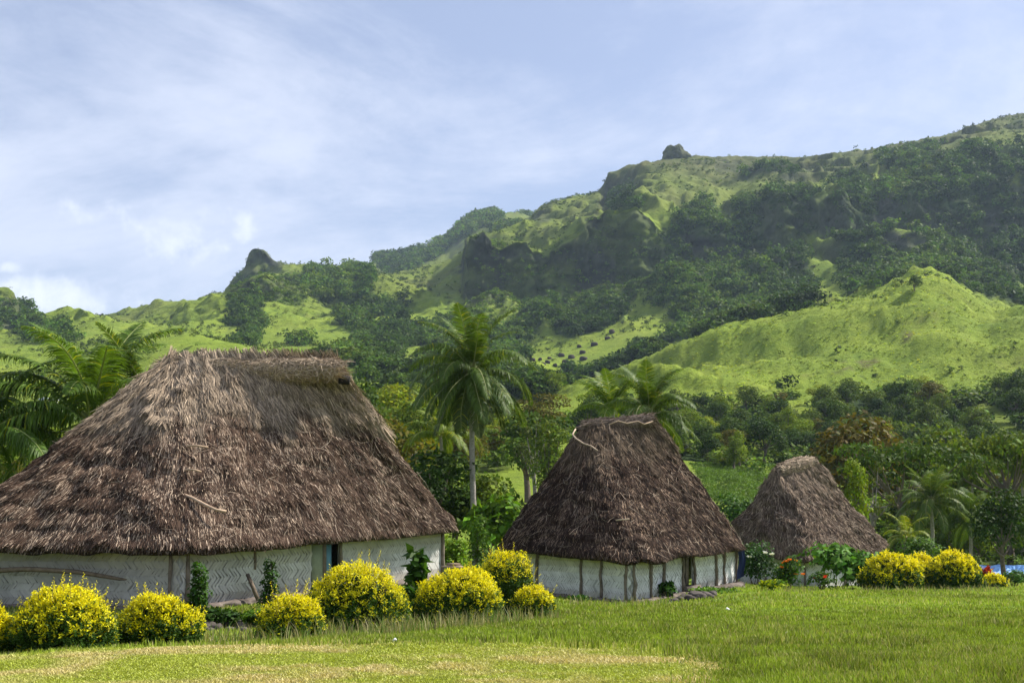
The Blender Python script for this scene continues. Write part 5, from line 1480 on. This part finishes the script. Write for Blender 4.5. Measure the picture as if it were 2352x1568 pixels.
shrub(2330, 1340, 60, 62, 36, 'round green shrub before the blue tarpaulin', 900, 0.14, (1.0, 1.15, 1.0), 6)
shrub(2110, 1285, 76, 130, 60, 'mixed green shrubbery mound behind the tall golden shrubs', 1500, 0.22, (1.3, 1.3, .9), 9)
shrub(1328, 1388, 39.0, 60, 22, 'low dark weeds at the foot of the middle house', 400, 0.11, (0.8, 1.0, .9), 5, 'weeds', cat='weeds')
shrub(1525, 1372, 41.5, 56, 34, 'dark leafy weed left of the doorway of the middle house', 320, 0.2, (0.6, 0.8, .8), 5, 'weeds', cat='weeds')
shrub(1640, 1384, 41, 130, 34, 'weedy green mound below the right end of the middle house', 1300, 0.11, (1.6, 1.6, 1.0), 9, 'weeds', cat='weeds')
shrub(60, 1230, 44, 190, 130, 'bright green low bushes left behind the largest roof', 2600, 0.22, (2.0, 2.1, 1.0), 10)
shrub(110, 1150, 47, 130, 95, 'light green lobed-leaf plant above the bright bushes on the left', 500, 0.46, (2.4, 2.3, 0.9), 8, aspect=0.8)
shrub(-5, 1170, 48, 80, 90, 'brownish dry plant at the left edge behind the largest roof', 500, 0.3, (3.0, 1.3, 0.9), 6)
shrub(250, 1120, 60, 240, 70, 'dark bushes behind the left palm', 1800, 0.3, (0.8, 0.9, 0.9), 9)
shrub(1700, 1200, 95, 160, 72, 'dark green shrub at the edge of the crop field left of the smallest roof', 2200, 0.3, (0.9, 1.1, .9), 9)

# crop rows on the clearing between the roofs
def crop():
    k = 900
    m = inpoly(GU, GV, [(1585, 1065), (1800, 1065), (1790, 1100), (1720, 1170), (1640, 1150)]) & (Y > 100) & (Y < 260)
    c = np.argwhere(m); pick = c[rng.integers(0, len(c), k)]
    Vs = []; Ts = []
    for i, j in pick:
        p = np.array([X[i, j], Y[i, j], Z[i, j]]) + np.array([rng.normal() * .3, rng.normal() * .6, 0.05])
        n = 40; d = rsphere(n); d[:, 2] = np.abs(d[:, 2])
        V_, F_ = leaves(p + d * np.array([.55, .55, .4]) * rng.random((n, 1)) ** .4, rsphere(n), d + np.array([0, 0, .6]), 0.22, 0.13)
        Vs.append(V_); Ts.append(np.tile(np.array([1.9, 1.65, 1.0]) * (0.6 + 0.6 * rng.random()), (len(V_), 1)))
    Vs = np.concatenate(Vs); Fi = np.arange(len(Vs)).reshape(-1, 4)
    o = link('crop_plants', mesh_np('crop_plants', Vs, [Fi], np.concatenate(Ts), [m_green])); o['kind'] = 'stuff'
    tag(o, 'low bright green crop plants on the clearing between the two smaller roofs', 'crop')
crop()

# ------------------------------------------------------------------ rocks, tarpaulin, table, litter, far hut
m_darkrock = solid_mat('dark_rock', (0.10, 0.085, 0.075), 0.95, 0.1, 3.0, 0.5, 0.6)
def rock(u, v, y, r, label, group=None, flat=0.6, mat=None, T=ICO3):
    g = P(u, v, y); gz = float(ground_z(g[0], g[1]))
    mb = MB(); V, Fi = rock_vf((0, 0, 0), r, flat, T); mb.add(V, Fi, np.ones(3) * (0.7 + 0.6 * rng.random()))
    o = mb.obj('rock', [mat or m_darkrock], None, True); o.location = (g[0], g[1], gz + r * flat * 0.35); return tag(o, label, 'rock', group)
g_r = 'rocks heaped on the grass before the middle house'
for u, v, r in ((1560, 1386, .20), (1578, 1383, .26), (1598, 1380, .3), (1618, 1377, .26), (1636, 1375, .22), (1588, 1392, .2), (1610, 1390, .24), (1548, 1393, .15), (1630, 1386, .16), (1570, 1377, .2)):
    rock(u, v, 37.5 + (1392 - v) * 0.12, r, 'dark weathered rock of the low heap before the middle house', g_r)
g_r = 'stones of the bank below the largest house'
for k in range(16):
    u = 425 + 170 * rng.random(); v = 1425 + 28 * rng.random()
    rock(u, v, 22.6 + (1450 - v) * 0.06, 0.10 + 0.10 * rng.random(), 'brown stone of the low bank below the wall, between golden shrubs', g_r, 0.7)
rock(468, 1432, 23.4, 0.17, 'reddish round stone under the slender plant by the wall', None, 0.9)
# boulder on the skyline
g = P(1551, 362, 1118); mb = MB(); V, Fi = rock_vf((0, 0, 0), 1.0, 1.0, ico(5), 0.25)
V = nrm(V); V = np.sign(V) * np.abs(V) ** 0.9; V = V / np.abs(V).max(0) * np.array([13, 10, 10.5]); tz = np.clip(V[:, 2] / 10.5, 0, 1)
V[:, 0] = np.where(V[:, 0] > 0, V[:, 0] * (1 - 0.75 * tz ** 0.8), V[:, 0] * (1 - 0.25 * tz)) + 2.5 * tz
rd = lambda a, b, sd: 1 - 2 * np.abs(2 * vnoise(a, b, sd) - 1)
V += nrm(V) * (1.5 * rd(V[:, 0] / 6, V[:, 2] / 3.2 + V[:, 1] / 9, 3) + 1.0 * rd(V[:, 0] / 2.5 + V[:, 1] / 3, V[:, 2] / 1.6, 5) + 2.0 * fbm(V[:, 0] / 7, V[:, 2] / 7, 6, 3))[:, None]
mb.add(V, Fi, np.ones(3)); m_crag = solid_mat('mossy_crag', (0.10, 0.11, 0.05), 0.95, 0.1, 0.2, 0.7, 0.8, True, (0.035, 0.035, 0.032))
o = mb.obj('boulder', [m_crag], None, True); o.location = (g[0], g[1], float(ground_z(g[0], g[1])) + 2.6)
tag(o, 'huge knob of dark rock standing on the mountain skyline', 'boulder')
# blue tarpaulin over a low heap
m_tarp = solid_mat('blue_tarp', (0.18, 0.40, 0.80), 0.5, 0.4, 1.5, 0.15)
c = P(2305, 1322, 77); gz = float(ground_z(c[0], c[1]))
nx, ny = 60, 26
gx_, gy_ = np.meshgrid(np.linspace(-2.6, 2.6, nx), np.linspace(-1.5, 1.5, ny))
ztop = P(2280, 1298, 77)[2] - gz
hz_ = ztop * (1 - np.clip(np.abs(gy_) / 1.5, 0, 1) ** 3.5) * (1 - np.clip(np.abs(gx_) / 2.6, 0, 1) ** 7) + 0.10 * fbm(gx_ / .8, gy_ / .8, 81, 4) + 0.04 * fbm(gx_ / .25, gy_ / .5, 82, 3)
Vt = np.stack([gx_ + 0.08 * fbm(gx_, gy_, 83), gy_, np.maximum(hz_, 0.02)], -1).reshape(-1, 3)
i = np.arange(ny - 1)[:, None] * nx; j = np.arange(nx - 1)[None]
mb = MB(); mb.add(Vt, np.stack([i + j, i + j + 1, i + nx + j + 1, i + nx + j], -1).reshape(-1, 4), (1, 1, 1))
o = mb.obj('tarpaulin', [m_tarp], None, True); o.location = (c[0], c[1], gz); tag(o, 'bright blue tarpaulin spread over a low heap at the right edge', 'tarpaulin')
# small wooden table behind the dome shrub
c = P(1039, 1301, 28.2); gz = float(ground_z(c[0], c[1]))
t = thing('wooden_table', (c[0], c[1], gz), 'small weathered wooden table just showing over the dome-shaped golden shrub', 'table')
hh = c[2] - gz
mb = MB(); mb.add(*box_vf(0, 0, hh, 0.5, 0.4, 0.035, 0.2), (1.4, 1.3, 1.2)); mb.add(*box_vf(0.02, 0.01, hh + 0.06, 0.28, 0.22, 0.05, 0.5), (1.1, 1.0, 0.9)); mb.obj('tabletop', [m_wood], t)
for sx in (-1, 1):
    for sy in (-1, 1):
        mb = MB(); add_tube(mb, [(sx * .2, sy * .15, -0.05), (sx * .2, sy * .15, hh - 0.02)], .025, 6); mb.obj('leg', [m_wood], t)
# litter
m_paper = solid_mat('paper', (0.75, 0.73, 0.70), 0.7, 0.2, 3, 0.2)
def litter(u, v, y, r, label):
    g = P(u, v, y); gz = float(ground_z(g[0], g[1])); mb = MB()
    V, Fi = rock_vf((0, 0, 0), r, 0.7, ICO2, 1.1); mb.add(V, Fi, (1, 1, 1)); o = mb.obj('litter', [m_paper], None); o.location = (g[0], g[1], gz + r * 0.7); tag(o, label, 'litter')
litter(908, 1472, 15.2, 0.035, 'crumpled whitish scrap on the lawn before the middle clump of golden shrubs')
litter(1803, 1470, 16.2, 0.05, 'white scrap lying in the long grass on the right')
litter(1672, 1412, 27, 0.05, 'tiny white scrap on the grass before the doorway of the middle house')
# far small building
yy = np.linspace(200, 300, 101); xs_ = (116 - CU) / F * yy * 1.0; zz_ = ground_z(xs_, yy); vv_ = proj(xs_, yy, zz_)[1]
yb = float(yy[np.argmin(np.abs(vv_ - 930))])
g = G(116, 930, yb); t = thing('tin_roof_house', tuple(g), 'tiny far house with a pale tin roof glimpsed behind the left palm', 'house')
m_wht = solid_mat('white_wall', (0.30, 0.31, 0.30), 0.8, 0.2, 2, 0.1); m_tin = solid_mat('tin_roof', (0.42, 0.46, 0.52), 0.6, 0.3, 2, 0.2)
k_ = yb / F * 46 / 5.8
mb = MB(); mb.add(np.array(box_vf(0, 0, 0.7, 5.0, 3.5, 1.8)[0]) * k_, box_vf(0, 0, 0, 1, 1, 1)[1]); mb.obj('wall', [m_wht], t)
V = np.array([[-2.9, -2.2, 1.55], [2.9, -2.2, 1.55], [2.9, 0, 2.35], [-2.9, 0, 2.35], [2.9, 2.2, 1.55], [-2.9, 2.2, 1.55]]); V = np.concatenate([V, V - np.array([0, 0, 0.08])]) * k_
mb = MB(); mb.add(V, np.array([[0, 1, 2, 3], [3, 2, 4, 5], [7, 6, 9, 8], [8, 9, 11, 10], [0, 6, 7, 1], [5, 4, 10, 11], [1, 7, 8, 2], [2, 8, 10, 4], [6, 0, 3, 9], [9, 3, 5, 11]])); mb.obj('roof', [m_tin], t)
# boulders dotted on the bright slope behind the gully
g_r = 'dark boulders on the bright slope right of the tall palm'
for u, v in ((1222, 822), (1246, 826), (1262, 806), (1290, 800), (1312, 806), (1338, 798), (1300, 815), (1275, 822), (1340, 812), (1365, 788), (1395, 782), (1240, 812), (1405, 770), (1330, 784), (1258, 818)):
    yy = 560 + (826 - v) * 1.1; g = P(u, v, yy); gz = float(ground_z(g[0], g[1]))
    mb = MB(); V, Fi = rock_vf((0, 0, 0), 1.0 + 1.1 * rng.random(), 0.75); mb.add(V, Fi, np.ones(3) * 0.6)
    o = mb.obj('boulder', [m_darkrock], None); o.location = (g[0], g[1], gz + 0.5); tag(o, 'small dark boulder on the sunlit slope right of the tall palm', 'boulder', g_r)

# ------------------------------------------------------------------ grass
m_grass = leaf_mat('grass_blade', (1, 1, 1), 0.25, 0.5, 0.2, (1.15, 1.15, 0.6))
def blades(name, pts, h, w, tint, label, cat, lean=0.5):
    k = len(pts)
    a = rng.random(k) * 6.283; d = np.stack([np.cos(a), np.sin(a), 0 * a], -1)
    b = rng.random(k) * 6.283; ln = np.stack([np.cos(b), np.sin(b), 0 * b], -1) * (lean * h * rng.random(k))[:, None]
    tip = pts + ln + np.stack([0 * h, 0 * h, h], -1)
    mid = pts + ln * 0.3 + np.stack([0 * h, 0 * h, h * 0.55], -1)
    w = w[:, None]
    V = np.stack([pts - d * w, pts + d * w, mid + d * w * .75, tip, mid - d * w * .75], 1).reshape(-1, 3)
    i = np.arange(k)[:, None] * 5
    o = link(name, mesh_np(name, V, [i + np.array([[0, 1, 2, 4]]), i + np.array([[4, 2, 3]])], np.repeat(tint, 5, 0), [m_grass])); o['kind'] = 'stuff'
    return tag(o, label, cat)
def scatter(k, y0, y1, pw=1.0):
    # constant density in picture depth rather than on the ground
    q = rng.random(k); y = 1 / (1 / y0 - q * (1 / y0 - 1 / y1)); s = (rng.random(k) - 0.5) * 1.0
    x = s * y; return x, y, ground_z(x, y)
def inside_house(x, y):
    r = np.zeros(len(x), bool)
    for W in (W1, W2, W3):
        r |= inpoly(x, y, [W[c][0][:2] for c in 'CRBL'])
    return r
def lawn_tone(x, y):
    n1 = vnoise(x / 1.7, y / 1.7, 91); n2 = vnoise(x / 0.5, y / 0.5, 92)
    return n1, n2
x, y, z = scatter(330000, 9.2, 80)
u_, v_ = proj(x, y, z)
um_ = u_ + 30 * fbm(x / .7, y / .7, 61, 3); vm_ = v_ + 10 * fbm(x / .7, y / .7, 62, 3)
um_ = um_ + 45 * rng.normal(size=len(x)); vm_ = vm_ + 5 * rng.normal(size=len(x))
mow = inpoly(um_, vm_, mp_) & (y < 16.5)
ok = ~mow & ~inside_house(x, y)
x, y, z = x[ok], y[ok], z[ok]; n1, n2 = lawn_tone(x, y)
k = len(x)
cl = sstep(0.68, 0.85, vnoise(x / 0.45, y / 0.6, 95)); big_ = vnoise(x / 3.5, y / 6.0, 96)
h = (0.028 + 0.06 * n1 ** 1.5 + 0.025 * n2) * (0.6 + 0.7 * rng.random(k)) * np.where(y < 40, 1, 1.2) * (1 + 0.5 * cl)
t = np.array([0.255, 0.335, 0.034])[None] * (0.6 + 0.8 * rng.random((k, 1))) * (0.75 + 0.5 * n2[:, None])
t = np.where((rng.random(k) < 0.10 + 0.15 * (n1 > .6))[:, None], np.array([0.46, 0.44, 0.15]) * (0.6 + 0.7 * rng.random((k, 1))), t)
t = t * (0.72 + 0.5 * big_)[:, None] * (1 - 0.18 * cl)[:, None]
blades('grass', np.stack([x, y, z - 0.005], -1), h, 0.0035 + 0.0004 * y, t, 'longer green grass right of and behind the mown patch', 'grass')
x, y, z = scatter(300000, 8.6, 17)
u_, v_ = proj(x, y, z)
um_ = u_ + 30 * fbm(x / .7, y / .7, 61, 3); vm_ = v_ + 10 * fbm(x / .7, y / .7, 62, 3)
um_ = um_ + 45 * rng.normal(size=len(x)); vm_ = vm_ + 5 * rng.normal(size=len(x))
ok = inpoly(um_, vm_, mp_)
x, y, z = x[ok], y[ok], z[ok]; n1, n2 = lawn_tone(x * 1.5, y * 1.5); k = len(x)
h = (0.012 + 0.02 * n2) * (0.6 + 0.8 * rng.random(k))
dry = sstep(0.42, 0.82, n1 * 0.65 + n2 * 0.35)[:, None]
t = (np.array([0.37, 0.42, 0.055]) * (1 - dry) + np.array([0.58, 0.49, 0.21]) * dry) * (0.6 + 0.7 * rng.random((k, 1)))
blades('mown_grass', np.stack([x, y, z - 0.003], -1), h, 0.004 + 0.0003 * y, t, 'short dry yellowish mown grass in the left foreground', 'grass', 1.6)
# tall seeding grass at the foot of the shrubs
P_ = []
for u0, u1, v0, y0, n in ((740, 870, 1462, 19.6, 420), (860, 950, 1460, 19.4, 700), (945, 1200, 1448, 20.6, 1500), (1180, 1290, 1432, 22.5, 300), (600, 760, 1472, 18.8, 350), (1950, 2260, 1362, 48, 900), (1780, 1850, 1380, 42, 260), (1300, 1560, 1398, 36, 500), (470, 640, 1470, 20, 500)):
    yy = y0 * (1 + 0.035 * rng.normal(size=n)); uu = u0 + (u1 - u0) * rng.random(n)
    xx = (uu - CU) / F * yy * 1.015; P_.append(np.stack([xx, yy, ground_z(xx, yy)], -1))
P_ = np.concatenate(P_); k = len(P_)
keep_ = rng.random(k) < .6; P_ = P_[keep_]; k = len(P_)
h = 0.10 + 0.26 * rng.random(k) ** 1.8; t = np.where((rng.random(k) < .6)[:, None], np.array([0.30, 0.27, 0.12]), np.array([0.12, 0.19, 0.03])) * (0.6 + 0.7 * rng.random((k, 1)))
blades('tall_grass', P_, h, 0.004 + 0.00018 * P_[:, 1], t, 'tall pale seeding grass along the feet of the shrubs', 'grass', 0.7)
# ------------------------------------------------------------------ air
hz, nt, out = newmat('haze_air')
pv = N(nt, 'VolumePrincipled'); pv.inputs['Color'].default_value = (0.62, 0.80, 1.0, 1); pv.inputs['Density'].default_value = 0.000085
pv.inputs['Anisotropy'].default_value = 0.2
nt.links.new(pv.outputs[0], out.inputs['Volume'])
zmin = float(Z.min()) - 260; zmax = 620.0
Vb, Fb = box_vf(0, 2200, (zmin + zmax) / 2, 70000, 7600, zmax - zmin)
o = link('haze', mesh_np('haze', Vb, [Fb], None, [hz])); o['kind'] = 'stuff'
